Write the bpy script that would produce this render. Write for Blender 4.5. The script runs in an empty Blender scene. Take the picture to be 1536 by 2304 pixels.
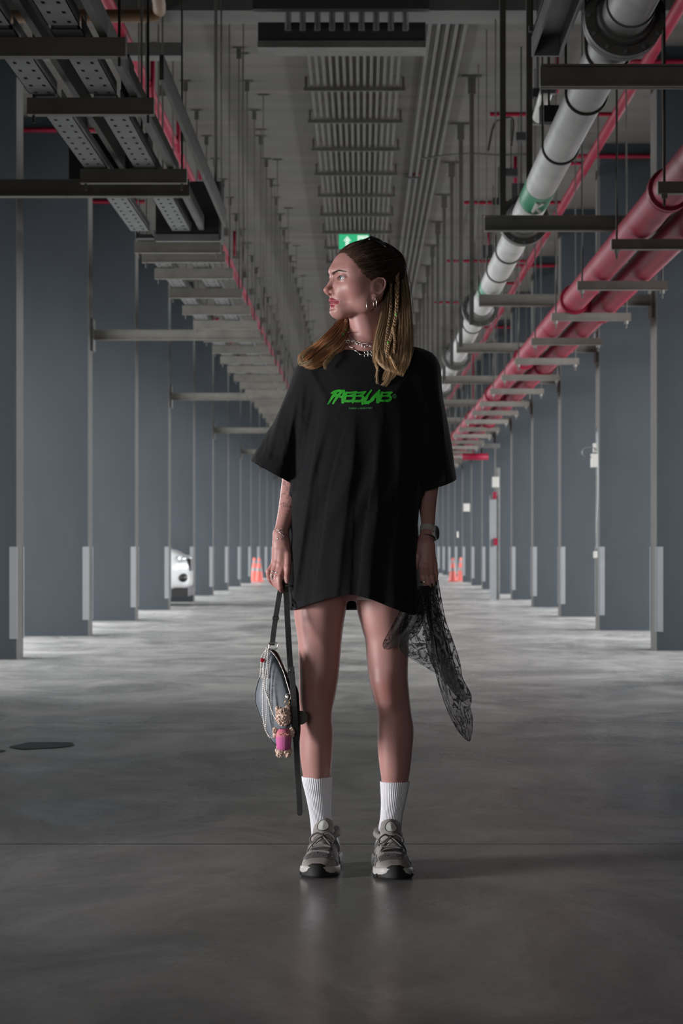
import bpy, bmesh, math, random
import numpy as np
from mathutils import Vector, Matrix
from mathutils.bvhtree import BVHTree
from mathutils.geometry import tessellate_polygon
random.seed(7)
rng = np.random.default_rng(7)
scn = bpy.context.scene
COL = scn.collection
PI = math.pi

# ------------------------------------------------------------------ camera
FPX = 5440.0                 # focal length of the photograph in pixels (85 mm on a 36 mm tall frame)
VX, VY = 815.0, 1230.0       # vanishing point of the hall
CAMZ = 0.883
cam_data = bpy.data.cameras.new('camera')
cam = bpy.data.objects.new('camera', cam_data)
COL.objects.link(cam)
cam.location = (0, 0, CAMZ)
cam.rotation_euler = (PI / 2, 0, 0)
cam_data.sensor_fit = 'VERTICAL'
cam_data.sensor_height = 36.0
cam_data.sensor_width = 24.0
cam_data.lens = 85.0
cam_data.shift_x = -(VX - 768) / 2304.0
cam_data.shift_y = (VY - 1152) / 2304.0
cam_data.clip_start = 0.05
cam_data.clip_end = 400
cam_data.dof.use_dof = True
cam_data.dof.focus_distance = 6.52
cam_data.dof.aperture_fstop = 10.5
scn.camera = cam

# ------------------------------------------------------------------ world, daylight, exposure
world = bpy.data.worlds.new('world')
scn.world = world
world.use_nodes = True
wn = world.node_tree.nodes
wn['Background'].inputs[0].default_value = (0.72, 0.76, 0.82, 1)
wn['Background'].inputs[1].default_value = 0.06

def area_light(name, loc, target, sx, sy, power, color=(1, 1, 1), spread=None):
    l = bpy.data.lights.new(name, 'AREA')
    l.shape = 'RECTANGLE'
    l.size, l.size_y = sx, sy
    l.energy = power
    l.color = color
    if spread: l.spread = spread
    o = bpy.data.objects.new(name, l)
    COL.objects.link(o)
    o.location = loc
    d = Vector(target) - Vector(loc)
    o.rotation_euler = d.to_track_quat('-Z', 'Y').to_euler()
    return o

SKYC = (0.96, 0.975, 1.0)
# daylight that falls in through the open sides of the hall
for sgn, nm in ((-1, 'left'), (1, 'right')):
    area_light('daylight_' + nm, (sgn * 6.2, 67, 2.3), (sgn * 4.2, 67, 0.0), 105, 1.6, 11000, SKYC)
# key lamp from camera left and added front fill, both unseen portrait lights
area_light('daylight_bay', (-6.6, 4.6, 0.95), (0.0, 6.6, 0.72), 1.6, 1.5, 45, (1.0, 0.965, 0.965), math.radians(50))
area_light('daylight_bay_front', (-1.9, -1.6, 1.1), (0.0, 6.6, 1.3), 2.0, 1.0, 8.0, (1.0, 0.97, 0.94), math.radians(60))
scn.view_settings.view_transform = 'Standard'
scn.view_settings.look = 'None'
scn.view_settings.gamma = 1.0
scn.view_settings.exposure = 0.0
scn.view_settings.use_curve_mapping = False
scn.cycles.use_denoising = True
scn.cycles.max_bounces = 7
scn.cycles.diffuse_bounces = 4
scn.cycles.glossy_bounces = 3
scn.cycles.transparent_max_bounces = 16
scn.cycles.sample_clamp_indirect = 4.0
scn.cycles.caustics_reflective = False
scn.cycles.caustics_refractive = False

# ------------------------------------------------------------------ small helpers
def P(px, py, Y):
    """a point of the place that the photograph shows at (px, py), Y metres down the hall"""
    return Vector(((px - VX) * Y / FPX, Y, CAMZ + (VY - py) * Y / FPX))

D0 = 6.6
def W(px, py, dy=0.0):
    return P(px, py, D0 + dy)

def tag(o, label=None, cat=None, group=None, kind=None):
    if label: o['label'] = label
    if cat: o['category'] = cat
    if group: o['group'] = group
    if kind: o['kind'] = kind
    return o

def empty(name, loc=(0, 0, 0)):
    o = bpy.data.objects.new(name, None)
    o.empty_display_size = 0.1
    COL.objects.link(o)
    o.location = loc
    return o

def link_mesh(name, verts, faces, mat=None, parent=None, smooth=True):
    me = bpy.data.meshes.new(name)
    if isinstance(verts, np.ndarray): verts = verts.tolist()
    if isinstance(faces, np.ndarray): faces = faces.tolist()
    if parent is not None:
        off = parent_world(parent)
        verts = [(v[0] - off[0], v[1] - off[1], v[2] - off[2]) for v in verts]
    me.from_pydata(verts, [], faces)
    if smooth: me.polygons.foreach_set('use_smooth', [True] * len(me.polygons))
    me.update()
    o = bpy.data.objects.new(name, me)
    COL.objects.link(o)
    if mat: me.materials.append(mat)
    if parent is not None: o.parent = parent
    return o

def parent_world(p):
    off = Vector((0, 0, 0))
    while p is not None:
        off += p.location
        p = p.parent
    return off

class MB:
    """collects shapes given in place coordinates; build() links them as one mesh"""
    def __init__(s):
        s.v = []; s.f = []
    def add(s, verts, faces):
        n = len(s.v)
        s.v += [tuple(v) for v in verts]
        s.f += [tuple(i + n for i in f) for f in faces]
        return s
    def box(s, x0, x1, y0, y1, z0, z1):
        v = [(x0,y0,z0),(x1,y0,z0),(x1,y1,z0),(x0,y1,z0),(x0,y0,z1),(x1,y0,z1),(x1,y1,z1),(x0,y1,z1)]
        return s.add(v, [(3,2,1,0),(4,5,6,7),(0,1,5,4),(1,2,6,5),(2,3,7,6),(3,0,4,7)])
    def tube(s, pts, r, n=10, cap=True, flat=1.0, closed=False):
        pts = [Vector(p) for p in pts]
        m = len(pts)
        rs = r if isinstance(r, (list, tuple)) else [r] * m
        rings = []
        up = None
        for i in range(m):
            if closed: t = pts[(i + 1) % m] - pts[i - 1]
            else: t = pts[min(i + 1, m - 1)] - pts[max(i - 1, 0)]
            if t.length < 1e-9: t = Vector((0, 0, 1))
            t.normalize()
            if up is None:
                up = Vector((0, 1, 0)) if abs(t.y) < 0.9 else Vector((0, 0, 1))
            a = up - t * up.dot(t)
            if a.length < 1e-6: a = t.orthogonal()
            a.normalize(); up = a
            b = t.cross(a)
            rings.append([pts[i] + (a * math.cos(k * 2 * PI / n) * flat + b * math.sin(k * 2 * PI / n)) * rs[i] for k in range(n)])
        v = [q for ring in rings for q in ring]
        f = []
        for i in range(m if closed else m - 1):
            j = (i + 1) % m
            for k in range(n):
                k2 = (k + 1) % n
                f.append((i*n+k, i*n+k2, j*n+k2, j*n+k))
        if cap and not closed:
            f.append(tuple(range(n - 1, -1, -1)))
            f.append(tuple((m - 1) * n + k for k in range(n)))
        return s.add(v, f)
    def sphere(s, c, r, n=10, m=7, sc=(1, 1, 1)):
        c = Vector(c); v = []; f = []
        for i in range(1, m):
            th = PI * i / m
            for k in range(n):
                ph = 2 * PI * k / n
                v.append((c.x + r*sc[0]*math.sin(th)*math.cos(ph), c.y + r*sc[1]*math.sin(th)*math.sin(ph), c.z + r*sc[2]*math.cos(th)))
        v.append((c.x, c.y, c.z + r*sc[2])); v.append((c.x, c.y, c.z - r*sc[2]))
        for i in range(m - 2):
            for k in range(n):
                k2 = (k + 1) % n
                f.append((i*n+k, (i+1)*n+k, (i+1)*n+k2, i*n+k2))
        T = len(v) - 2; B = T + 1
        for k in range(n):
            k2 = (k + 1) % n
            f.append((T, k, k2)); f.append((B, (m-2)*n+k2, (m-2)*n+k))
        return s.add(v, f)
    def lathe(s, prof, c, n=24, axis='Z'):
        """prof: list of (radius, height)"""
        c = Vector(c); v = []; f = []
        for (r, h) in prof:
            for k in range(n):
                a = 2 * PI * k / n
                x, y = r * math.cos(a), r * math.sin(a)
                if axis == 'Z': q = (x, y, h)
                elif axis == 'Y': q = (x, h, y)
                else: q = (h, x, y)
                v.append((c.x + q[0], c.y + q[1], c.z + q[2]))
        for i in range(len(prof) - 1):
            for k in range(n):
                k2 = (k + 1) % n
                f.append((i*n+k, i*n+k2, (i+1)*n+k2, (i+1)*n+k))
        return s.add(v, f)
    def build(s, name, mat=None, parent=None, smooth=False, auto=None):
        o = link_mesh(name, s.v, s.f, mat, parent, smooth)
        bm = bmesh.new(); bm.from_mesh(o.data)
        bmesh.ops.recalc_face_normals(bm, faces=bm.faces)
        if auto is not None:
            for e in bm.edges:
                if len(e.link_faces) == 2 and e.calc_face_angle(0) > auto: e.smooth = False
            for f in bm.faces: f.smooth = True
        bm.to_mesh(o.data); bm.free()
        return o

def bevel(o, w, seg=2):
    m = o.modifiers.new('bevel', 'BEVEL'); m.width = w; m.segments = seg; m.limit_method = 'ANGLE'
    return o

def copy_tree(o, parent=None, shift=None):
    c = o.copy(); COL.objects.link(c); c.parent = parent
    if shift is not None: c.location = o.location + Vector(shift)
    for ch in list(o.children): copy_tree(ch, c)
    return c

def catmull(pts, k=8):
    pts = [np.array(p, float) for p in pts]
    out = []
    n = len(pts)
    for i in range(n - 1):
        p0 = pts[max(i - 1, 0)]; p1 = pts[i]; p2 = pts[i + 1]; p3 = pts[min(i + 2, n - 1)]
        for j in range(k):
            t = j / k
            out.append(0.5 * ((2*p1) + (-p0 + p2)*t + (2*p0 - 5*p1 + 4*p2 - p3)*t*t + (-p0 + 3*p1 - 3*p2 + p3)*t**3))
    out.append(pts[-1])
    return out

ORD = ['first','second','third','fourth','fifth','sixth','seventh','eighth','ninth','tenth','eleventh','twelfth','thirteenth','fourteenth','fifteenth','sixteenth','seventeenth','eighteenth','nineteenth','twentieth']
TENS = {2: 'twenty', 3: 'thirty', 4: 'forty', 5: 'fifty', 6: 'sixty'}
def ordinal(n):
    if n <= 20: return ORD[n - 1]
    t, u = divmod(n, 10)
    return (TENS[t][:-1] + 'ieth') if u == 0 else TENS[t] + '-' + ORD[u - 1]

# ------------------------------------------------------------------ materials
class NT:
    def __init__(s, name):
        s.m = bpy.data.materials.new(name); s.m.use_nodes = True
        s.t = s.m.node_tree; s.b = s.t.nodes['Principled BSDF']; s.out = s.t.nodes['Material Output']
    def n(s, typ, **kw):
        x = s.t.nodes.new(typ)
        for k, v in kw.items():
            if k in ('i',):
                for a, b in v.items(): x.inputs[a].default_value = b
            else: setattr(x, k, v)
        return x
    def l(s, a, b): s.t.links.new(a, b)
    def coords(s, scale=(1, 1, 1), space='Object'):
        tc = s.n('ShaderNodeTexCoord'); mp = s.n('ShaderNodeMapping')
        mp.inputs['Scale'].default_value = scale
        s.l(tc.outputs[space], mp.inputs[0]); return mp.outputs[0]
    def noise(s, vec, scale, detail=4, rough=0.6, dist=0.0):
        x = s.n('ShaderNodeTexNoise'); x.inputs['Scale'].default_value = scale
        x.inputs['Detail'].default_value = detail; x.inputs['Roughness'].default_value = rough
        x.inputs['Distortion'].default_value = dist
        s.l(vec, x.inputs['Vector']); return x.outputs['Fac']
    def ramp(s, fac, stops):
        x = s.n('ShaderNodeValToRGB'); e = x.color_ramp.elements
        while len(e) < len(stops): e.new(0.5)
        for k, (p, c) in enumerate(stops):
            e[k].position = p
            e[k].color = (c, c, c, 1) if isinstance(c, (int, float)) else (*c, 1)
        s.l(fac, x.inputs[0]); return x.outputs[0]
    def mix(s, fac, a, b, mode='MIX'):
        x = s.n('ShaderNodeMix', data_type='RGBA', blend_type=mode)
        for sock, v in ((x.inputs[0], fac), (x.inputs[6], a), (x.inputs[7], b)):
            if hasattr(v, 'links') or hasattr(v, 'is_output'): s.l(v, sock)
            elif isinstance(v, (int, float)): sock.default_value = v if sock is x.inputs[0] else (v, v, v, 1)
            else: sock.default_value = (*v, 1)
        return x.outputs[2]
    def math(s, op, a, b=None, c=None):
        x = s.n('ShaderNodeMath', operation=op)
        for k, v in enumerate((a, b, c)):
            if v is None: continue
            if hasattr(v, 'is_output'): s.l(v, x.inputs[k])
            else: x.inputs[k].default_value = v
        return x.outputs[0]
    def bump(s, h, strength=0.3, dist=0.01):
        x = s.n('ShaderNodeBump'); x.inputs['Strength'].default_value = strength
        x.inputs['Distance'].default_value = dist
        s.l(h, x.inputs['Height']); s.l(x.outputs[0], s.b.inputs['Normal'])
    def set(s, **kw):
        names = {'color': 'Base Color', 'rough': 'Roughness', 'metal': 'Metallic', 'spec': 'Specular IOR Level',
                 'sheen': 'Sheen Weight', 'coat': 'Coat Weight', 'alpha': 'Alpha', 'sss': 'Subsurface Weight', 'aniso': 'Anisotropic'}
        for k, v in kw.items():
            sk = s.b.inputs[names[k]]
            if hasattr(v, 'is_output'): s.l(v, sk)
            elif k == 'color': sk.default_value = (*v, 1)
            else: sk.default_value = v
        return s

def simple(name, color, rough=0.5, metal=0.0, var=0.12, scale=8.0, spec=0.5, bump=0.0, **kw):
    t = NT(name); v = t.coords()
    f = t.noise(v, scale, 3)
    lo = tuple(c * (1 - var) for c in color); hi = tuple(min(1, c * (1 + var)) for c in color)
    t.set(color=t.ramp(f, [(0.3, lo), (0.7, hi)]), rough=rough, metal=metal, spec=spec, **kw)
    if bump: t.bump(f, bump, 0.005)
    return t.m

M = {}
M['steel_dark'] = simple('dark_galvanised_steel', (0.095, 0.095, 0.09), 0.55, 0.2, 0.25, 5)
M['steel'] = simple('galvanised_steel', (0.16, 0.165, 0.165), 0.5, 0.35, 0.2, 5)
M['strut'] = simple('dusty_strut_steel', (0.17, 0.163, 0.142), 0.6, 0.2, 0.2, 5)
M['black_box'] = simple('black_painted_sheet', (0.012, 0.012, 0.013), 0.6, 0, 0.2, 5)
M['red'] = simple('red_pipe_paint', (0.21, 0.006, 0.026), 0.5, 0, 0.2, 3, spec=0.2)
M['ochre'] = simple('ochre_pipe_paint', (0.13, 0.075, 0.035), 0.5, 0, 0.2, 3)
M['rod'] = simple('threaded_rod_steel', (0.075, 0.072, 0.066), 0.6, 0.3, 0.2, 5)
M['guard'] = simple('white_corner_guard_vinyl', (0.19, 0.20, 0.207), 0.45, 0, 0.06, 3)
M['rubber'] = simple('black_rubber', (0.012, 0.012, 0.012), 0.7, 0, 0.2, 20)
M['green'] = simple('green_band_paint', (0.02, 0.20, 0.10), 0.4, 0, 0.1, 5)
M['white'] = simple('white_plastic', (0.42, 0.41, 0.38), 0.4, 0, 0.05, 5)
M['orange'] = simple('orange_cone_plastic', (0.60, 0.11, 0.085), 0.5, 0, 0.08, 5)
M['silver'] = simple('silver', (0.75, 0.74, 0.72), 0.22, 1.0, 0.05, 50)
M['gold'] = simple('brass', (0.55, 0.38, 0.16), 0.3, 1.0, 0.05, 50)
M['pearl'] = simple('pearl', (0.78, 0.76, 0.73), 0.2, 0, 0.05, 50, coat=0.6)
M['black_leather'] = simple('black_leather', (0.010, 0.010, 0.010), 0.42, 0, 0.2, 200, bump=0.1)
# ================================================================== THE HALL
CEIL = 5.13
XW = 9.0
# floor: worn power-trowelled concrete
t = NT('worn_concrete_floor')
v = t.coords((1.0, 0.55, 1)); vf = t.coords((1, 1, 1))
big = t.noise(v, 0.55, 5, 0.6, 0.6)
streak = t.noise(t.coords((1.3, 0.8, 1)), 1.1, 7, 0.70, 1.2)
fine = t.noise(vf, 30, 5, 0.7)
base = t.ramp(big, [(0.3, (0.155, 0.154, 0.148)), (0.52, (0.25, 0.248, 0.24)), (0.75, (0.38, 0.375, 0.36))])
c1 = t.mix(t.ramp(streak, [(0.42, 0.0), (0.62, 0.7)]), base, (0.50, 0.49, 0.47))
c2 = t.mix(t.math('MULTIPLY', t.ramp(fine, [(0.35, 0.0), (0.7, 1.0)]), 0.35), c1, (0.16, 0.155, 0.15))
# tyre arcs and scratches
wv = t.n('ShaderNodeTexWave', wave_type='RINGS'); wv.inputs['Scale'].default_value = 2.6; wv.inputs['Distortion'].default_value = 5.0
wv.inputs['Detail'].default_value = 3
mp2 = t.n('ShaderNodeMapping'); tc2 = t.n('ShaderNodeTexCoord'); t.l(tc2.outputs['Object'], mp2.inputs[0])
mp2.inputs['Location'].default_value = (3.0, -9.5, 0); mp2.inputs['Scale'].default_value = (1.0, 0.6, 1)
t.l(mp2.outputs[0], wv.inputs['Vector'])
msk = t.noise(vf, 0.45, 3)
scr = t.math('MULTIPLY', t.ramp(wv.outputs['Fac'], [(0.90, 0.0), (0.97, 1.0)]), t.ramp(msk, [(0.50, 0.0), (0.62, 0.5)]))
c3 = t.mix(scr, c2, (0.36, 0.35, 0.33))
# transverse saw-cut joints
sep = t.n('ShaderNodeSeparateXYZ'); t.l(tc2.outputs['Object'], sep.inputs[0])
jj = t.math('ABSOLUTE', t.math('SUBTRACT', t.math('MODULO', t.math('ADD', sep.outputs[1], 100 - 8.12), 4.95), 0.06))
joint = t.math('LESS_THAN', jj, 0.014)
c4 = t.mix(t.math('MULTIPLY', joint, 0.75), c3, (0.05, 0.05, 0.048))
t.set(color=c4, spec=0.36)
rg = t.ramp(t.noise(v, 1.6, 5, 0.65, 0.5), [(0.3, 0.20), (0.55, 0.33), (0.75, 0.50)])
t.l(rg, t.b.inputs['Roughness'])
t.bump(t.math('ADD', fine, t.math('MULTIPLY', streak, 2.0)), 0.12, 0.004)
M['floor'] = t.m
# ceiling: board marked concrete
t = NT('board_marked_ceiling_concrete')
v = t.coords((0.22, 1.3, 1)); vf = t.coords()
a = t.noise(v, 1.2, 6, 0.6, 0.5); b = t.noise(vf, 0.9, 4)
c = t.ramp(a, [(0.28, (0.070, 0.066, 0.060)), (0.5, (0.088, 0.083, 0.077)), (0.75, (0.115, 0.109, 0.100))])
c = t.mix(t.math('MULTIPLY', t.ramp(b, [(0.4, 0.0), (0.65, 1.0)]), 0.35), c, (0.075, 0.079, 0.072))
wv = t.n('ShaderNodeTexWave', wave_type='BANDS', bands_direction='Y'); wv.inputs['Scale'].default_value = 0.42
wv.inputs['Distortion'].default_value = 0.25; t.l(vf, wv.inputs['Vector'])
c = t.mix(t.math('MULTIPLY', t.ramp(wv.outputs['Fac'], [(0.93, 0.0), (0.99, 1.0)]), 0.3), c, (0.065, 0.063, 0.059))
t.set(color=c, rough=0.9, spec=0.2)
t.bump(a, 0.3, 0.01)
M['ceiling'] = t.m
# columns: blue grey paint
t = NT('blue_grey_column_paint')
v = t.coords((1, 1, 0.35))
a = t.noise(v, 2.5, 5, 0.6)
t.set(color=t.ramp(a, [(0.3, (0.026, 0.034, 0.041)), (0.7, (0.034, 0.043, 0.051))]), rough=0.55, spec=0.4)
M['column'] = t.m
M['column_edge'] = simple('bare_concrete_edge', (0.085, 0.083, 0.078), 0.8, 0, 0.15, 3)
M['wall'] = simple('grey_rendered_wall', (0.15, 0.16, 0.165), 0.85, 0, 0.15, 1.2)

def struct(o): o['kind'] = 'structure'; return o
struct(MB().box(-XW, XW, -3, 122, -0.2, 0).build('floor', M['floor']))
struct(MB().box(-XW, XW, -3, 122, CEIL, CEIL + 0.3).build('ceiling', M['ceiling']))
struct(MB().box(-XW, -XW + 0.2, -3, 10, 0, CEIL).add(MB().box(-XW - .4, -XW - .2, 10, 122, 3.3, CEIL).v, MB().box(0,1,0,1,0,1).f).build('wall_left', M['wall']))  # unseen wall; closed near end and high strip shaped to keep foreground dim
struct(MB().box(XW - 0.2, XW, -3, 10, 0, CEIL).add(MB().box(XW + .2, XW + .4, 10, 122, 3.3, CEIL).v, MB().box(0,1,0,1,0,1).f).build('wall_right', M['wall']))  # unseen wall, shaped like the left one to hold back side light
struct(MB().box(-XW, XW, 122, 122.3, 0, CEIL).build('wall_far', M['wall']))
struct(MB().box(-XW, XW, -3.3, -3, 0, CEIL).build('wall_back', M['wall']))
# transverse beam that closes the picture at the top
struct(MB().box(-2.9, 2.9, 18.25, 18.72, 4.93, CEIL).build('trim_1', simple('beam_concrete', (0.075, 0.073, 0.07), 0.9, 0, 0.2, 2)))

# ---- columns with white corner guards
def column(x_in, y0, depth, sgn, n, side):
    """x_in: aisle side face, column runs outwards 1.05 m"""
    x0, x1 = (x_in, x_in + 1.05) if sgn > 0 else (x_in - 1.05, x_in)
    root = empty('column', ((x0 + x1) / 2, y0 + depth / 2, 0))
    tag(root, 'blue grey concrete column with white corner guards, %s in the %s-hand row' % (n, side), 'column', 'columns of the %s-hand row' % side)
    if proto_col.get(side) is None:
        MB().box(x0, x1, y0, y0 + depth, 0, CEIL).build('shaft', M['column'], root)
        e = 0.004
        xs = (x_in - e, x_in) if sgn > 0 else (x_in, x_in + e)
        MB().box(xs[0], xs[1], y0, y0 + depth, 0, CEIL).build('bare_edge', M['column_edge'], root)
        for yy in (y0, y0 + depth):
            w = 0.052; th = 0.006
            a, b = (x_in - th, x_in + w) if sgn > 0 else (x_in - w, x_in + th)
            c_, d_ = (x_in - th - .004, x_in) if sgn > 0 else (x_in, x_in + th + .004)
            g = MB()
            if yy == y0:
                g.box(a, b, yy - th, yy, 0.16, CAMZ); g.box(c_, d_, yy - th, yy + 0.012, 0.16, CAMZ)
            else:
                g.box(a, b, yy, yy + th, 0.16, CAMZ); g.box(c_, d_, yy - 0.04, yy + th, 0.16, CAMZ)
            g.build('corner_guard', M['guard'], root)
        proto_col[side] = root
    else:
        for ch in proto_col[side].children:
            c = ch.copy(); COL.objects.link(c); c.parent = root
    return root
proto_col = {}
XL, XR = -2.71, 2.50
cols_l = [18.93 + 4.95 * k for k in range(20)]
cols_r = [20.53 + 4.95 * k for k in range(20)]
for k, y in enumerate(cols_l): column(XL, y, 0.37, -1, ordinal(k + 1) + ' from the camera', 'left')
for k, y in enumerate(cols_r): column(XR, y, 0.42, 1, ordinal(k + 1) + ' from the camera', 'right')
for side, x_, dp, sg, ys_ in (('left', XL, .37, -1, (13.98,)), ('right', XR, .42, 1, (15.58, 10.63))):
    for j_, y in enumerate(ys_):
        c_ = column(x_, y, dp, sg, '', side); c_['label'] = 'blue grey column beside the view, %s before the first one seen in the %s-hand row' % (('one bay', 'two bays')[j_], side)
        s0 = proto_col[side]; c_.location = (s0.location.x, y + dp / 2, 0)

# ---- thin pipes along the foot of the ceiling
def along(name, X, Z, r, y0, y1, mat, label, cat, n=12, group=None):
    o = MB().tube([(X, y0, Z), (X, y1, Z)], r, n).build(name, mat, smooth=True, auto=0.8)
    tag(o, label, cat, group); return o
ZR = CAMZ + 3.9
along('sprinkler_pipe', -1.82, ZR, 0.043, -2.9, 119, M['red'], 'thin red sprinkler pipe running high along the left side', 'pipe')
root = empty('sprinkler_pipe', (2.29, 13.5, ZR))
tag(root, 'thin red sprinkler pipe with cross branches, high on the right beyond the grey pipe', 'pipe')
MB().tube([(2.29, -2.9, ZR), (2.29, 119, ZR)], 0.047, 12).build('main_run', M['red'], root, auto=0.8)
for k in range(10):
    y = 16.2 + k * 2.8
    MB().tube([(1.75 if k % 2 else 1.15, y, ZR), (2.29, y, ZR)], 0.02, 8).build('branch', M['red'], root, auto=0.8)
for side, s, cl in (('left', -1, cols_l), ('right', 1, cols_r)):
    for k, y in enumerate(cl[:7]):
        xi = XL if s < 0 else XR
        o = MB().tube([(xi - 0.02 * s - (0.32 * s if s > 0 else 0.1 * s), y - 0.05, 4.99), (xi + 0.82 * s, y - 0.05, 4.99)], 0.024, 8).build('sprinkler_branch', M['red'], smooth=True)
        tag(o, 'short red pipe across the head of the %s column in the %s-hand row' % (ordinal(k + 1), side), 'pipe', 'red pipes over the columns')
def drop(px, y0, y1, label, r=0.02):
    Y = (CEIL - CAMZ) * FPX / (VY - y0); a = P(px, y1, Y)
    o = MB().tube([a, (a.x, Y, CEIL)], r, 8).build('sprinkler_drop', M['red'], smooth=True)
    tag(o, label, 'pipe', 'red sprinkler drops')
for k, (px, y0, y1) in enumerate([(343, 95, 250), (401, 240, 345), (450, 350, 405), (527, 520, 575)]):
    drop(px, y0, y1, 'vertical red drop pipe by the left sprinkler pipe, %s from the camera' % ordinal(k + 1))
for k, (px, y0, y1) in enumerate([(1252, 120, 210), (1159, 350, 450), (1097, 515, 560)]):
    drop(px, y0, y1, 'vertical red drop pipe left of the big grey pipe, %s from the camera' % ordinal(k + 1))

# ---- big grey pipe on the right
t = NT('dusty_grey_pipe'); v = t.coords((1, 0.4, 1)); a = t.noise(v, 6, 6, 0.7)
t.set(color=t.ramp(a, [(0.3, (0.28, 0.28, 0.275)), (0.6, (0.42, 0.42, 0.41)), (0.8, (0.5, 0.49, 0.48))]), rough=0.5, spec=0.4)
t.bump(a, 0.1, 0.004)
M['pipe_grey'] = t.m
GZ = CAMZ + 2.275; GX = 1.125; GR = 0.098
gp = empty('drain_pipe', (GX, -2.9, GZ))
tag(gp, 'big dusty grey pipe with dark flanges and green bands hanging on the right', 'pipe')
MB().tube([(GX, -2.9, GZ), (GX, 119, GZ)], GR, 40).build('pipe_run', M['pipe_grey'], gp, auto=0.8)
for py in (55, 505, 700, 806, 873):
    y = 2.25 * FPX / (VY - py)
    f = MB()
    f.lathe([(GR, -0.30), (GR + .008, -0.30), (GR + .008, -0.13), (GR + 0.02, -0.12), (GR + 0.035, -.06), (GR + 0.075, -.06), (GR + .075, -.004), (GR + .06, -.004), (GR + .06, .004), (GR + .075, .004), (GR + .075, .06), (GR + .035, .06), (GR + .02, .12), (GR + .008, .13), (GR, .3)], (GX, y, GZ), 40, 'Y')
    fl = f.build('flange', M['steel_dark'], gp, auto=0.6)
    b = MB()
    for q in range(12):
        a = q * PI / 6
        c = (GX + math.cos(a) * (GR + .058), y, GZ + math.sin(a) * (GR + .058))
        b.tube([(c[0], y - .075, c[2]), (c[0], y + .075, c[2])], 0.009, 6)
    b.build('bolts', M['steel'], fl)
for (py, letter) in ((440, 'K'), (655, 'K')):
    y = 2.25 * FPX / (VY - py)
    MB().lathe([(GR, -.33), (GR + .0015, -.33), (GR + .0015, .33), (GR, .33)], (GX, y, GZ), 40, 'Y').build('green_band', M['green'], gp, auto=0.8)
    # white arrow-like stroke on the band
    m = MB()
    def on(ang, yy): return (GX + math.cos(ang) * (GR + .003), yy, GZ + math.sin(ang) * (GR + .003))
    for (a0, y0, a1, y1) in ((-1.75, -.2, -1.75, .2), (-1.75, 0, -1.35, .2), (-1.75, 0, -1.35, -.2)):
        pts = [on(a0 + (a1 - a0) * q / 6, y + y0 + (y1 - y0) * q / 6) for q in range(7)]
        m.tube(pts, 0.012, 6)
    m.build('band_letter', M['white'], gp)
for py in (122, 222, 338, 570, 614, 655, 733, 765):
    y = 2.25 * FPX / (VY - py)
    pts = [(GX - GR - .006, y, GZ + 0.25)] + [(GX + math.cos(a) * (GR + .006), y, GZ + math.sin(a) * (GR + .006)) for a in np.linspace(PI, 2 * PI, 17)] + [(GX + GR + .006, y, GZ + 0.12)]
    s = MB(); s.tube(pts, 0.008, 8)
    s.tube([(GX - GR - .006, y, GZ + .25), (GX - GR - .006, y, CEIL)], 0.006, 6)
    o = s.build('pipe_hanger', M['rod'], auto=0.8)
    tag(o, 'black strap hanger looped under the big grey pipe, %s from the camera' % ordinal((122, 222, 338, 570, 614, 655, 733, 765).index(py) + 1), 'pipe hanger', 'strap hangers of the big grey pipe')

# ---- the two big red pipes further right
RZ = CAMZ + 1.96
for X, lab in ((1.685, 'big red fire pipe hanging on the right, the one nearer the middle'), (1.965, 'big red fire pipe hanging on the right, the one nearer the columns')):
    r = empty('fire_pipe', (X, -2.9, RZ)); tag(r, lab, 'pipe', 'big red fire pipes')
    MB().tube([(X, -2.9, RZ), (X, 119, RZ)], 0.098, 32).build('pipe_run', M['red'], r, auto=0.8)
    for k in range(7):
        y = 13.3 + k * 5.9 + (0.7 if X > 1.8 else 0)
        if abs((y - 20.78 + 2.475) % 4.95 - 2.475) < .2: y += .35
        MB().lathe([(.098, -.055), (.120, -.05), (.120, -.012), (.112, 0), (.120, .012), (.120, .05), (.098, .055)], (X, y, RZ), 32, 'Y').build('coupling', M['red'], r, auto=0.6)

def make_red_support():
    y = 0
    r = empty('pipe_support', (0, 0, 0))
    z = RZ - 0.105
    MB().box(1.50, 2.13, y - .025, y + .025, z - 0.055, z).box(1.50, 2.13, y - .03, y + .03, z - .062, z - .055).build('crossbar', M['strut'], r)
    for x in (1.535, 2.095): 
        MB().tube([(x, y, z - .12), (x, y, CEIL)], 0.0075, 6).build('hanger_rod', M['rod'], r)
    for x in (1.535, 2.095): MB().tube([(x, y, z - .085), (x, y, z - .062)], .018, 6).build('nut', M['strut'], r)
    return r
proto = make_red_support()
for k in range(38):
    o = proto if k == 0 else copy_tree(proto)
    y = 12.30 + 2.30 * k
    if abs((y - 20.78 + 2.475) % 4.95 - 2.475) < .12: y += .2
    o.location = (0, y, 0)
    tag(o, 'steel crossbar on two rods under the big red pipes, %s from the camera' % ordinal(k + 1), 'pipe support', 'crossbars under the red pipes')

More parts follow.
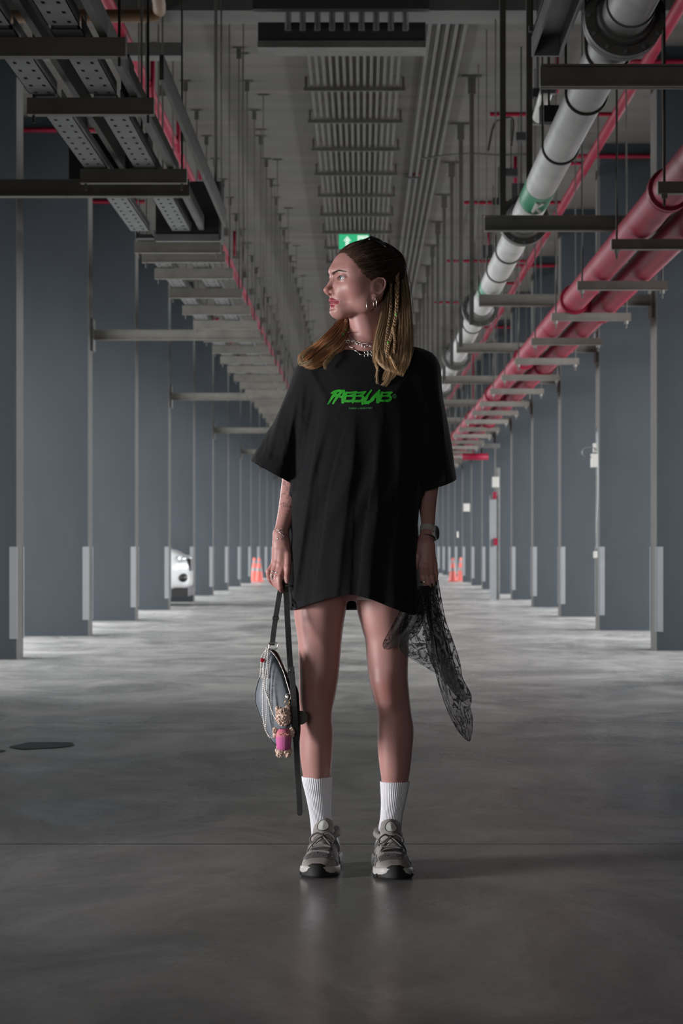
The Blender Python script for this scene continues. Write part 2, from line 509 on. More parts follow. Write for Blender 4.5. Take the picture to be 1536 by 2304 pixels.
# ---- arms that reach out from the columns
def arm(x_wall, x_end, y, label, group, dark=False):
    r = empty('bracket_arm', (x_wall, y, 0))
    z = CAMZ + 2.115
    x0, x1 = sorted((x_wall, x_end))
    m = MB(); h = 0.05
    m.box(x0, x1, y - .04, y + .04, z + h - .008, z + h); m.box(x0, x1, y - .04, y + .04, z - h, z - h + .008); m.box(x0, x1, y - .006, y + .006, z - h, z + h)
    m.build('beam', M['strut'], r)
    s = 1 if x_wall > 0 else -1
    a, b = sorted((x_wall, x_wall - s * 0.03))
    MB().box(a, b, y - .12, y + .12, z - .16, z + .16).build('end_plate', M['steel_dark'], r)
    tag(r, label, 'bracket', group); return r
for k, y in enumerate([20.53 + 4.95 * j + 0.25 for j in range(-2, 14)]):
    arm(XR, 0.80 if k < 2 else 1.0, y, 'steel arm from the right-hand columns under the grey pipe, %s from the camera' % ordinal(k + 1), 'steel arms on the right')
for k, y in enumerate([18.93 + 4.95 * j + 0.3 for j in (-1, 1, 3, 5, 7, 9, 11)]):
    arm(XL, -1.02, y, 'long steel arm from the left-hand columns under the trays, %s from the camera' % ordinal(k + 1), 'steel arms on the left')

# ---- hanging posts with top plates
def make_post():
    r = empty('hanging_post', (0, 0, 0))
    MB().box(-.02, .02, -.02, .02, CAMZ + 2.0, CEIL - .16).build('channel', M['rod'], r)
    MB().box(-.035, .035, -.035, .035, CEIL - .17, CEIL - .02).box(-.085, .085, -.05, .05, CEIL - .02, CEIL).build('top_bracket', M['rod'], r)
    return r
proto = make_post()
for k in range(30):
    o = proto if k == 0 else copy_tree(proto)
    o.location = (0.985, 21.8 + 2.45 * k, 0)
    tag(o, 'thin steel post hanging from the ceiling left of the grey pipe, %s from the camera' % ordinal(k + 1), 'ceiling post', 'hanging posts beside the grey pipe')
for X, lab in ((0.925, 'thick dark post hanging in front, left of the pair'), (1.10, 'thick dark post hanging in front, right of the pair')):
    r = empty('hanging_post', (X, 15.95, 0)); tag(r, lab, 'ceiling post')
    MB().box(X - .02, X + .02, 15.93, 15.97, CAMZ + (2.17 if X < 1 else 2.39), CEIL - .02).build('channel', M['rod'], r)
    MB().box(X - .08, X + .08, 15.9, 16.0, CEIL - .02, CEIL).build('top_bracket', M['rod'], r)

# ---- small square plates under the ceiling, left and right
for k in range(14):
    y = 21.7 + 2.45 * k
    o = MB().box(-1.82, -1.72, y, y + .06, CEIL - .2, CEIL - .1).tube([(-1.77, y + .03, CEIL - .1), (-1.77, y + .03, CEIL)], .01, 6).build('ceiling_box', M['rod'])
    tag(o, 'small square steel box under the ceiling on the left, %s from the camera' % ordinal(k + 1), 'junction box', 'small boxes on the left')
for k, (px, py, w, h, Y) in enumerate([(1236, 255, 42, 38, 14.5), (1173, 306, 24, 18, 20.5), (1210, 208, 24, 20, 17), (1150, 387, 30, 17, 24), (1173, 430, 44, 36, 24), (1122, 453, 28, 16, 27), (1103, 566, 34, 30, 31)]):
    a = P(px - w / 2, py + h / 2, Y); b = P(px + w / 2, py - h / 2, Y)
    o = MB().box(a.x, b.x, Y, Y + .1, a.z, b.z).tube([((a.x + b.x) / 2, Y + .05, b.z), ((a.x + b.x) / 2, Y + .05, CEIL)], .008, 6).build('junction_box', M['black_box'])
    tag(o, 'small dark box hanging left of the big grey pipe, %s from the camera' % ordinal(k + 1), 'junction box', 'dark boxes on the right')

# ---- central ladder of conduits under the ceiling
LZ = CEIL - 0.10
cl = empty('conduit_rack', (0, 19, LZ)); tag(cl, 'rack of parallel conduits on cross rails along the middle of the ceiling', 'conduit rack')
LX0, LX1 = -0.50, 0.36
for k in range(14):
    x = LX0 + 0.045 + k * (LX1 - LX0 - 0.09) / 13
    MB().tube([(x, 19.2, LZ + .02), (x, 118, LZ + .02)], 0.0125, 8).build('conduit', M['rod'], cl, auto=0.8)
for k in range(58):
    y = 20.2 + 1.66 * k
    MB().box(LX0 - .03, LX1 + .03, y - .02, y + .02, LZ - .03, LZ + .005).box(LX0 - .02, LX0, y-.01, y+.01, LZ, CEIL).box(LX1, LX1 + .02, y-.01, y+.01, LZ, CEIL).build('cross_rail', M['rod'], cl)
# dark trunking box in front of it with conduits dropping in
tb = empty('trunking_box', (0, 17.9, 4.7)); tag(tb, 'long dark trunking box across the top middle with conduits dropping in', 'cable trunking')
a = P(580, 107, 17.9); b = P(957, 50, 17.9)
MB().box(a.x, b.x, 17.9, 18.2, a.z + .05, b.z).build('housing', M['black_box'], tb)
MB().box(a.x - .002, b.x + .002, 17.89, 18.21, a.z, a.z + .05).build('bottom_lip', M['steel_dark'], tb)
for k in range(9):
    x = P(648 + k * 33, 0, 17.9).x
    zt = P(0, 68, 17.85).z; z2 = 4.99
    MB().tube([(x - .0, 17.86, zt), (x, 17.86, z2), (x, 17.5, CEIL - .04)], 0.024, 10).build('conduit', M['steel_dark'], tb, auto=0.8)
a = P(568, 20, 17.7); b = P(965, -6, 17.7)
o = MB().box(a.x, b.x, 17.7, 17.8, a.z, b.z).build('cross_channel', M['black_box']); tag(o, 'dark steel channel across the top edge above the trunking box', 'steel channel')

# ---- five conduits on the ceiling right of the middle
for k in range(5):
    X = 0.545 + 0.073 * k
    along('ceiling_conduit', X, CEIL - .03, 0.014, 18.8, 110, M['rod'], 'thin ceiling conduit, %s from the left in the bundle of five' % ordinal(k + 1), 'conduit', 8, 'bundle of five ceiling conduits')
a = P(928, 396, 27.6); 
cb = empty('conduit_clamp', a); tag(cb, 'small dark and red clamp box on the bundle of ceiling conduits', 'junction box')
MB().box(a.x - .09, a.x + .06, 27.5, 27.6, a.z - .02, CEIL - .05).build('box', M['black_box'], cb)
MB().box(a.x + .0, a.x + .08, 27.48, 27.62, a.z + .0, a.z + .04).build('red_plate', M['red'], cb)
# cable that sags across to the post
pts = catmull([P(950, 357, 25.5), P(1000, 350, 25.4), P(1060, 346, 25.2), P(1120, 349, 25.1), P(1185, 348, 25)], 6)
o = MB().tube(pts, .012, 6).build('sagging_cable', M['rod'], smooth=True); tag(o, 'thin cable sagging sideways across the ceiling at the right of the middle', 'cable')
for k, (pl) in enumerate([[(1098, 340, 22), (1108, 290, 22.6), (1120, 272, 23.5), (1153, 268, 23.5), (1150, 330, 22)], [(1066, 545, 33), (1075, 462, 29.7), (1090, 460, 29.7), (1094, 466, 30), (1093, 520, 31)]]):
    o = MB().tube(catmull([P(*q) for q in pl], 5), .012, 6).build('looped_cable', M['rod'], smooth=True)
    tag(o, ['looped black cable hanging by the nearer thick post', 'looped black cable hanging further back by the thin posts'][k], 'cable')

# ---- ochre pipe with an elbow at the top left
oy = 16.0
pts = [P(-60, 36, oy), P(330, 36, oy)] + [P(330 + 36 * math.sin(a), 36 - 26 * (1 - math.cos(a)) * 1.0, oy) for a in np.linspace(0.3, 1.57, 5)] + [P(352, -60, oy)]
pts = [P(-60, 36, oy), P(335, 36, oy), P(350, 33, oy), P(358, 24, oy), P(358, 10, oy - .3), P(352, -30, oy - 1.2)]
o = MB().tube(pts, 0.043, 14).build('ochre_pipe', M['ochre'], auto=0.9); tag(o, 'ochre pipe with an elbow crossing the top left corner', 'pipe')
o = MB().box(-2.65, -1.36, 18.3, 18.5, 4.6, 4.7).build('cross_channel', M['steel_dark']); tag(o, 'dark channel crossing behind the ochre pipe', 'steel channel')

# ---- perforated cable trays on the left
def tray_mesh(y0, y1, X, z, w, holes=True):
    """U shaped perforated tray made of real bars between the slots"""
    m = MB(); th = 0.004
    m.box(X - w/2, X - w/2 + th, y0, y1, z, z + .06); m.box(X + w/2 - th, X + w/2, y0, y1, z, z + .06)
    if not holes: return m.box(X - w/2, X + w/2, y0, y1, z, z + th)
    hx = [X - w/2, X - w*0.29, X - w*0.17, X + w*0.17, X + w*0.29, X + w/2]
    m.box(hx[0], hx[1], y0, y1, z, z + th); m.box(hx[2], hx[3], y0, y1, z, z + th); m.box(hx[4], hx[5], y0, y1, z, z + th)
    y = y0; 
    while y < y1:
        ye = min(y + 0.13, y1)
        for a, b in ((1, 2), (3, 4)): m.box(hx[a], hx[b], y, ye, z, z + th)
        y = ye + 0.05
    return m
TZ = CAMZ + 2.2
for X, lab in ((-1.26, 'perforated steel cable tray hanging on the left, the inner of two'), (-1.55, 'perforated steel cable tray hanging on the left, the outer of two')):
    r = empty('cable_tray', (X, 8, TZ)); tag(r, lab, 'cable tray', 'perforated cable trays')
    y = 8.0
    segs = [(8.0, 10.2), (10.3, 11.75), (11.95, 14.52), (14.98, 16.85), (17.25, 24), (24, 40)]
    for (a, b) in segs: tray_mesh(a, b, X, TZ, 0.135).build('tray_bottom', M['steel'], r)
    tray_mesh(40, 110, X, TZ, 0.135, False).build('tray_bottom', M['steel'], r)
    for (a, b) in ((8, 14.52), (14.98, 16.85), (17.25, 110)): MB().box(X - .05, X + .05, a, b, TZ + .006, TZ + .03).build('cable_fill', M['black_box'], r)
# side rails / ducts above the trays
o = empty('cable_ladder', (-1.1, 8, TZ)); tag(o, 'dark steel cable ladder side rails above the inner tray on the left', 'cable ladder')
for (x0, x1, y0, y1, z0, z1) in ((-1.135, -1.10, 8, 14.5, .0, .10), (-1.135, -1.10, 15, 16.8, .0, .10), (-.965, -.945, 11.5, 16.8, .02, .14), (-1.45, -1.42, 8, 14.5, .06, .16)):
    MB().box(x0, x1, y0, y1, TZ + z0, TZ + z1).build('side_rail', M['steel_dark'], o)
def make_tray_support():
    r = empty('tray_support', (0, 0, 0)); z = TZ - .004
    MB().box(-1.64, -1.02, -.03, .03, z - .075, z).box(-1.64, -1.02, -.035, .035, z - .082, z - .075).build('crossbar', M['strut'], r)
    for x in (-1.61, -1.05): MB().tube([(x, 0, z - .12), (x, 0, CEIL - .05)], .007, 6).build('hanger_rod', M['rod'], r)
    for x in (-1.61, -1.05): MB().box(x - .05, x + .05, -.04, .04, CEIL - .012, CEIL).box(x - .02, x + .02, -.02, .02, CEIL - .1, CEIL).build('anchor_plate', M['rod'], r)
    return r
proto = make_tray_support()
ys = [10.45, 11.85, 14.08, 17.42, 18.0] + [19.1 + 1.47 * k for k in range(48)]
for k, y in enumerate(ys):
    for j in range(-1, 14, 2):
        if abs(y - (19.23 + 4.95 * j)) < .10: y += .16
    o = proto if k == 0 else copy_tree(proto)
    o.location = (0, y, 0)
    tag(o, 'steel crossbar on two rods under the left cable trays, %s from the camera' % ordinal(k + 1), 'tray support', 'crossbars under the left trays')
# extra thin rods seen against the ceiling on the left
for k in range(22):
    y = 18.9 + 1.9 * k
    if k == 21: y += .3
    o = MB().tube([(-0.93 - .1 * (k % 2), y, TZ), (-0.93 - .1 * (k % 2), y, CEIL)], .006, 6).box(-.98 - .1 * (k % 2), -.88 - .1 * (k % 2), y - .03, y + .03, CEIL - .015, CEIL).build('threaded_rod', M['rod'])
    tag(o, 'thin threaded rod hanging right of the left cable trays, %s from the camera' % ordinal(k + 1), 'threaded rod', 'thin ceiling rods on the left')
# dark boxes (panels) hung in the tray run
for k, (x0, x1, y0, y1, Y, dp, lab) in enumerate([(155, 330, 300, 405, 14.6, .32, 'large dark duct box above the long arm, the nearer one on the left'), (350, 495, 408, 527, 16.9, .3, 'large black duct box under the ceiling left of the middle, the further one'), (272, 290, 122, 262, 12.9, .3, 'narrow black upright panel beside the inner cable tray')]):
    a = P(x0, y1, Y); b = P(x1, y0, Y)
    r = empty('duct_box', ((a.x + b.x) / 2, Y, a.z)); tag(r, lab, 'duct')
    MB().box(a.x, b.x, Y, Y + dp, a.z, b.z).build('casing', M['black_box'], r)
    if k < 2:
        MB().box(a.x, b.x, Y - .02, Y + .04, a.z - .05, a.z - .002).build('bottom_rail', M['steel'], r)
        MB().box(b.x - .006, b.x + .01, Y - .02, Y + dp, a.z - .04, b.z).build('side_trim', M['steel_dark'], r)
        for x in (a.x + .04, b.x - .04): MB().tube([(x, Y + .1, b.z), (x, Y + .1, CEIL)], .008, 6).build('hanger_rod', M['rod'], r)

# ---- cable tray end and lamp at the top right
r = empty('cable_trunking', (0.9, 9.5, TZ)); tag(r, 'grey trunking end with bolts hanging at the top, left of the grey pipe flange', 'cable trunking')
a = P(1196, 125, 11.3); b = P(1262, 80, 11.3)
MB().box(a.x, b.x, 11.3, 11.33, a.z, b.z).box(a.x, b.x, 9.3, 11.3, a.z + .09, a.z + .10).box(a.x, a.x + .01, 9.3, 11.3, a.z, b.z + .02).box(b.x - .01, b.x, 9.3, 11.3, a.z, b.z + .02).build('casing', M['steel'], r)
MB().box(a.x - .02, b.x + .01, 11.2, 11.24, b.z, b.z + .03).build('crossbar', M['steel_dark'], r)
for x in (a.x - .005, b.x + .02): MB().tube([(x, 11.22, b.z), (x, 11.22, CEIL)], .006, 6).build('hanger_rod', M['rod'], r)
r = empty('strip_light', P(1222, 230, 16.5)); tag(r, 'unlit white strip lamp hanging between the posts and the grey pipe', 'lamp')
a = P(1232, 195, 16.1); b = P(1211, 265, 17.6)
MB().tube([a, b], 0.045, 14).build('tube_cover', M['white'], r, smooth=True)
for q in (a, b): MB().box(q.x - .05, q.x + .05, q.y - .03, q.y + .03, q.z - .05, q.z + .05).build('end_cap', M['steel'], r)
for q in (a, b): MB().tube([q, (q.x, q.y, CEIL)], 0.005, 6).build('suspension_wire', M['rod'], r)

# ---- exit sign
t = NT('exit_sign_green'); t.b.inputs['Emission Color'].default_value = (0.03, 0.42, 0.18, 1); t.b.inputs['Emission Strength'].default_value = 0.75
t.set(color=t.ramp(t.noise(t.coords(), 4), [(0, (0.02, 0.3, 0.14)), (1, (0.03, 0.34, 0.16))]), rough=0.4); M['exit_green'] = t.m
t = NT('exit_sign_white'); t.b.inputs['Emission Color'].default_value = (0.55, 0.8, 0.65, 1); t.b.inputs['Emission Strength'].default_value = 0.65
t.set(color=t.ramp(t.noise(t.coords(), 4), [(0, (0.6, 0.75, 0.65)), (1, (0.7, 0.8, 0.7))]), rough=0.4); M['exit_white'] = t.m
EY = 27.5
r = empty('exit_sign', P(796, 543, EY)); tag(r, 'green lit exit sign with a white arrow hanging behind her head', 'exit sign')
a = P(762, 559, EY); b = P(830, 527, EY)
MB().box(a.x, b.x, EY, EY + .05, a.z, b.z).build('lit_panel', M['exit_green'], r)
def S(px, py): return P(px, py, EY - .002)
def poly(name, pts, mat, parent, th=.004):
    n = len(pts); m = MB()
    tri = tessellate_polygon([[Vector((p.x, p.z, 0)) for p in pts]])
    v = [tuple(p) for p in pts] + [(p.x, p.y + th, p.z) for p in pts]
    f = [tuple(q) for q in tri] + [tuple(n + i for i in reversed(q)) for q in tri] + [(i, (i+1) % n, n + (i+1) % n, n + i) for i in range(n)]
    m.add(v, f); return m.build(name, mat, parent)
poly('arrow_symbol', [S(781, 531), S(790, 542), S(785, 542), S(785, 555), S(777, 555), S(777, 542), S(772, 542)], M['exit_white'], r)
m = MB(); m.sphere(S(815, 534), .014, 8, 6); m.build('running_figure_head', M['exit_white'], r)
poly('door_symbol', [S(804, 530), S(828, 530), S(828, 556), S(804, 556)], M['exit_white'], r, .001)
poly('running_figure', [S(811, 537), S(820, 538), S(824, 545), S(818, 545), S(823, 555), S(817, 555), S(813, 547), S(808, 553), S(803, 553), S(810, 545), S(806, 543)], M['exit_green'], r, -.001)
for x in (a.x + .05, b.x - .05): MB().tube([(x, EY + .02, b.z), (x, EY + .02, CEIL)], .005, 6).build('hanger_rod', M['rod'], r)

# ---- things on and by the right-hand columns
cx = P(1335, 1010, 25.4)
def wallbox(px, py, w, h, Y, mat, name, label, cat, dp=.06):
    a = P(px - w/2, py + h/2, Y); b = P(px + w/2, py - h/2, Y)
    o = MB().box(a.x, b.x, Y - dp, Y, a.z, b.z).build(name, mat); bevel(o, .008); tag(o, label, cat); return o
r = empty('camera_housing', P(1334, 1030, 25.4)); tag(r, 'white security camera with a looped cable on the second right-hand column', 'security camera')
a = P(1328, 1052, 25.44); b = P(1341, 1022, 25.44)
MB().box(a.x, b.x, 25.30, 25.44, a.z, b.z).build('body', M['white'], r)
a = P(1333, 1018, 25.44); b = P(1340, 998, 25.44)
MB().box(a.x, b.x, 25.36, 25.44, a.z, b.z).build('mount', M['white'], r)
MB().tube([P(1334 + 18 * math.cos(a) - 8, 1018 + 12 * math.sin(a), 25.35) for a in np.linspace(0.4, 5.9, 14)], .006, 6).build('cable', M['steel'], r)
o = MB().tube(catmull([P(1342, 960, 25.43), P(1344, 1100, 25.42), P(1341, 1180, 25.42), P(1342, 1240, 25.43)], 5), .01, 6).build('conduit_drop', M['steel'], smooth=True); tag(o, 'thin cable running down the second right-hand column', 'cable')
wallbox(1338, 1248, 8, 16, 25.44, M['white'], 'outlet_box', 'small white outlet box low on the second right-hand column', 'outlet')
wallbox(1114, 1085, 14, 24, 40.33, M['white'], 'alarm_beacon', 'pale alarm beacon above the red call point far right', 'alarm', .12)
for (px, py, lab) in ((1112, 1115, 'upper'), (1114, 1219, 'lower')):
    wallbox(px, py, 8, 16, 40.3, M['red'], 'call_point', 'small red fire call point on the far white standpipe, the %s one' % lab, 'fire call point', .1)
Y = 40.3
r = empty('standpipe', P(1109, 1345, Y)); tag(r, 'pale upright standpipe with a dark pipe beside it far right', 'standpipe')
a = P(1102, 1345, Y); b = P(1117, 1115, Y)
MB().box(a.x, b.x, Y, Y + .1, 0, b.z).build('pale_duct', M['guard'], r)
MB().tube([(P(1121, 0, Y).x, Y + .05, 0), (P(1121, 0, Y).x, Y + .05, 2.2)], .03, 10).build('dark_pipe', M['steel_dark'], r)
wallbox(1049, 1142, 14, 18, 60.12, M['white'], 'wall_lamp', 'small pale box far back right of her wrist', 'lamp', .1)
wallbox(1029, 1203, 4, 14, 65.07, M['white'], 'notice_plate', 'tiny pale upright plate far back beside her watch', 'sign', .05)
a = P(1040, 1035, 45); b = P(1098, 1020, 45)
o = MB().tube([((a.x), 45, (a.z + b.z) / 2), (b.x, 45, (a.z + b.z) / 2)], .06, 12).tube([(a.x + .2, 45, (a.z + b.z) / 2), (a.x + .2, 45, CEIL)], .01, 6).build('fire_pipe_crossover', M['red'], smooth=True); tag(o, 'short thick red pipe crossing sideways far back on the right', 'pipe')
o = MB().box(P(1030, 0, 45.2).x, P(1125, 0, 45.2).x, 45.15, 45.25, P(0, 1008, 45.2).z, P(0, 998, 45.2).z).tube([(P(1060, 0, 45.2).x, 45.2, P(0, 998, 45.2).z), (P(1060, 0, 45.2).x, 45.2, CEIL)], .01, 6).build('cross_channel', M['steel_dark']); tag(o, 'dark channel above the far red crossover pipe', 'steel channel')

# ---- traffic cones
def make_cone():
    r = empty('traffic_cone', (0, 0, 0))
    MB().box(-.125, .125, -.125, .125, 0, .025).build('base', M['orange'], r)
    H = .60
    def rad(h): return .105 - (.105 - .028) * (h / H)
    MB().lathe([(rad(.02), .02), (rad(.24), .24), (rad(.25), .25), (rad(.52), .52), (rad(H), H), (.018, H), (.018, H - .05)], (0, 0, 0), 24).build('cone_body', M['orange'], r, auto=.6)
    MB().lathe([(rad(.27) + .002, .27), (rad(.34) + .002, .34)], (0, 0, 0), 24).build('white_band', M['guard'], r, smooth=True)
    MB().lathe([(rad(.47) + .002, .47), (rad(.52) + .002, .52)], (0, 0, 0), 24).build('white_band', M['guard'], r, smooth=True)
    return r
proto = make_cone()
for k, (px, Y, lab) in enumerate([(572, 61.5, 'orange traffic cone far left, the one nearer the columns'), (583, 60.8, 'orange traffic cone far left, the one nearer her hand'), (1018, 61.2, 'orange traffic cone far right, the one nearer her hand'), (1036, 62.5, 'orange traffic cone far right, the one nearer the columns')]):
    o = proto if k == 0 else copy_tree(proto)
    q = P(px, VY, Y); o.location = (q.x, Y, 0); o['label'] = lab; o['category'] = 'traffic cone'; o['group'] = 'traffic cones'

# ---- puddle and floor patch
def blob(name, cx, cy, rx, ry, z, seed, mat, n=72, rough=.12):
    r_ = np.random.default_rng(seed); ph = r_.uniform(0, 6.28, 8)
    v = [(cx, cy, z)]; 
    for k in range(n):
        a = 2 * PI * k / n
        q = 1 + sum(rough / (j + 1) * math.sin((j + 2) * a + ph[j]) for j in range(8))
        v.append((cx + rx * q * math.cos(a), cy + ry * q * math.sin(a), z))
    f = [(0, 1 + k, 1 + (k + 1) % n) for k in range(n)]
    return link_mesh(name, v, f, mat, None, False)
t = NT('wet_dark_concrete'); t.set(color=t.ramp(t.noise(t.coords(), 3), [(0, (0.022, 0.023, 0.026)), (1, (0.036, 0.036, 0.038))]), rough=0.38, spec=0.12); M['wet'] = t.m
c = P(92, 1680, 4804 / 450.); o = blob('puddle', c.x, 10.72, .125, .2, .003, 3, M['wet']); tag(o, 'dark wet puddle on the floor at the left', 'puddle')
c = P(5, 1691, 4804 / 461.); o = blob('puddle', c.x - .03, 10.42, .05, .05, .003, 5, M['wet']); tag(o, 'tiny dark puddle at the left edge of the floor', 'puddle')
# ================================================================== WHITE CAR PARKED BETWEEN TWO COLUMNS
def build_car():
    NX, YC = -2.60, 36.75
    root = empty('car', (NX - 2.1, YC, 0)); tag(root, 'white car with dark grille parked between two left-hand columns, only its nose showing', 'car')
    t = NT('white_car_paint'); t.set(color=t.ramp(t.noise(t.coords(), 2), [(0, (.72, .73, .74)), (1, (.8, .8, .8))]), rough=.2, coat=.6); paint = t.m
    glass = simple('dark_car_glass', (.02, .022, .025), .08, 0, .1, 3)
    dark = simple('black_car_plastic', (.02, .02, .02), .5, 0, .2, 10)
    lamp = simple('headlamp_lens', (.6, .62, .65), .08, .3, .1, 10)
    st = [(0, .45, .30, .62), (-.06, .66, .22, .74), (-.22, .80, .18, .83), (-.6, .87, .18, .93), (-1.1, .89, .2, 1.0), (-1.6, .9, .2, 1.04), (-2.6, .9, .2, 1.06), (-3.4, .89, .2, 1.08), (-3.9, .86, .24, 1.06), (-4.15, .8, .3, .98), (-4.22, .66, .36, .9)]
    n = 28; v = []; f = []
    for (x, hw, zb, zt) in st:
        for k in range(n):
            a = 2 * PI * k / n; c, s = math.cos(a), math.sin(a)
            v.append((NX + x, YC + hw * abs(c)**.45 * (1 if c > 0 else -1), (zb + zt)/2 + (zt - zb)/2 * abs(s)**.55 * (1 if s > 0 else -1)))
    for i in range(len(st) - 1):
        for k in range(n): f.append((i*n+k, i*n+(k+1)%n, (i+1)*n+(k+1)%n, (i+1)*n+k))
    f.append(tuple(range(n))); f.append(tuple((len(st)-1)*n + k for k in reversed(range(n))))
    MB().add(v, f).build('body', paint, root, smooth=True)
    gs = [(-1.15, .78, .95, 1.0), (-1.75, .72, .95, 1.36), (-2.3, .68, .95, 1.47), (-3.2, .68, .95, 1.45), (-3.75, .72, .95, 1.25), (-4.05, .76, .95, 1.03)]
    v = []; f = []; n = 4
    for (x, hw, zb, zt) in gs: v += [(NX+x, YC-hw-.06, zb), (NX+x, YC-hw+.06, zt), (NX+x, YC+hw-.06, zt), (NX+x, YC+hw+.06, zb)]
    for i in range(len(gs) - 1):
        for k in range(n): f.append((i*n+k, i*n+(k+1)%n, (i+1)*n+(k+1)%n, (i+1)*n+k))
    f += [(0,1,2,3), tuple((len(gs)-1)*4+k for k in (3,2,1,0))]
    MB().add(v, f).build('windows', glass, root)
    MB().box(NX-3.4, NX-2.1, YC-.64, YC+.64, 1.44, 1.49).build('roof', paint, root)
    for s in (-1, 1):
        for xx in (-.82, -3.35):
            w = MB().lathe([(.0, -.1), (.30, -.1), (.33, -.06), (.33, .06), (.30, .1), (0, .1)], (NX+xx, YC+s*.80, .33), 32, 'Y').build('wheel', dark, root, auto=.6)
            MB().lathe([(0, -.02), (.19, -.02), (.21, 0), (.21, .02)], (NX+xx, YC+s*.9, .33), 24, 'Y').build('rim', M['silver'], w, auto=.6)
        MB().sphere((NX-.10, YC+s*.62, .70), .1, 14, 10, (.7, 1.5, .55)).build('headlamp', lamp, root, smooth=True)
        MB().sphere((NX-.09, YC+s*.60, .42), .1, 14, 10, (.8, 1.5, .75)).build('fog_lamp_recess', dark, root, smooth=True)
        MB().sphere((NX-1.35, YC+s*1.0, 1.02), .1, 12, 8, (.6, 1.0, .7)).build('wing_mirror', paint, root, smooth=True)
    MB().box(NX-.05, NX+.02, YC-.42, YC+.42, .52, .70).build('grille', dark, root)
    MB().box(NX-.25, NX+.0, YC-.72, YC+.72, .14, .27).build('lower_intake', dark, root)
build_car()
# ================================================================== THE PERSON: implicit surface
class SDF:
    """a part: list of primitives in place coordinates (metres), smooth-united with k"""
    def __init__(s, k=0.01): s.pr = []; s.k = k; s.lo = None
    def cone(s, a, b, ra, rb, sy=1.0, neg=False, k=None):
        s.pr.append(('c', np.array(a, float), np.array(b, float), ra, rb, sy, neg, k)); return s
    def chain(s, pts, rs, sy=1.0, k=None):
        """one limb: the plain union of its segments, smoothly joined to the rest"""
        s.pr.append(('p', [np.array(p, float) for p in pts], list(rs), sy, k)); return s
    def smooth_chain(s, pts, rs, sy=1.0, k=None, sub=5):
        q = catmull([(*p, r) for p, r in zip(pts, rs)], sub)
        return s.chain([c[:3] for c in q], [c[3] for c in q], sy, k)
    def ell(s, c, R, rad, neg=False, k=None):
        """R: 3x3, rows are the local axes"""
        s.pr.append(('e', np.array(c, float), np.array(R, float), np.array(rad, float), neg, k)); return s
    def bbox(s):
        lo = np.full(3, 1e9); hi = -lo
        for p in s.pr:
            if p[0] == 'c':
                if p[6]: continue
                r = max(p[3], p[4]) * max(1, p[5])
                lo = np.minimum(lo, np.minimum(p[1], p[2]) - r); hi = np.maximum(hi, np.maximum(p[1], p[2]) + r)
            elif p[0] == 'p':
                r = max(p[2]) * max(1, p[3]); a = np.array(p[1])
                lo = np.minimum(lo, a.min(0) - r); hi = np.maximum(hi, a.max(0) + r)
            else:
                if p[4]: continue
                r = p[3].max(); lo = np.minimum(lo, p[1] - r); hi = np.maximum(hi, p[1] + r)
        return lo, hi
    def ev(s, q):
        d = np.full(len(q), 1e3)
        for p in s.pr:
            if p[0] == 'c':
                _, a, b, ra, rb, sy, neg, k = p
                sc = np.array([1, 1 / sy, 1]); ba = (b - a) * sc; pa = (q - a) * sc
                t = np.clip(pa @ ba / max(ba @ ba, 1e-12), 0, 1)
                e = np.sqrt(((pa - t[:, None] * ba) ** 2).sum(1)) - (ra + (rb - ra) * t)
            elif p[0] == 'p':
                _, P_, r_, sy, k = p; neg = False
                sc = np.array([1, 1 / sy, 1]); e = np.full(len(q), 1e3)
                for i in range(len(P_) - 1):
                    ba = (P_[i+1] - P_[i]) * sc; pa = (q - P_[i]) * sc
                    t = np.clip(pa @ ba / max(ba @ ba, 1e-12), 0, 1)
                    e = np.minimum(e, np.sqrt(((pa - t[:, None] * ba) ** 2).sum(1)) - (r_[i] + (r_[i+1] - r_[i]) * t))
            else:
                _, c, R, rad, neg, k = p
                l = (q - c) @ R.T / rad
                k0 = np.sqrt((l ** 2).sum(1)); k1 = np.sqrt(((l / rad) ** 2).sum(1)) + 1e-9
                e = k0 * (k0 - 1) / k1
            kk = k if k is not None else s.k
            if neg:
                h = np.maximum(kk - np.abs(-e - d), 0) / kk
                d = np.maximum(-e, d) + h * h * kk * .25
            else:
                h = np.maximum(kk - np.abs(e - d), 0) / kk
                d = np.minimum(e, d) - h * h * kk * .25
        return d

class Body:
    def __init__(s, k=0.02): s.parts = []; s.k = k
    def add(s, p): s.parts.append(p); return p
    def prep(s):
        s.bb = [p.bbox() for p in s.parts]
    def ev(s, q):
        d = np.full(len(q), 0.5)
        m = 0.05
        for p, (lo, hi) in zip(s.parts, s.bb):
            idx = np.nonzero(((q > lo - m) & (q < hi + m)).all(1))[0]
            if len(idx) == 0: continue
            e = p.ev(q[idx]); di = d[idx]
            h = np.maximum(s.k - np.abs(e - di), 0) / s.k
            d[idx] = np.minimum(e, di) - h * h * s.k * .25
        return d

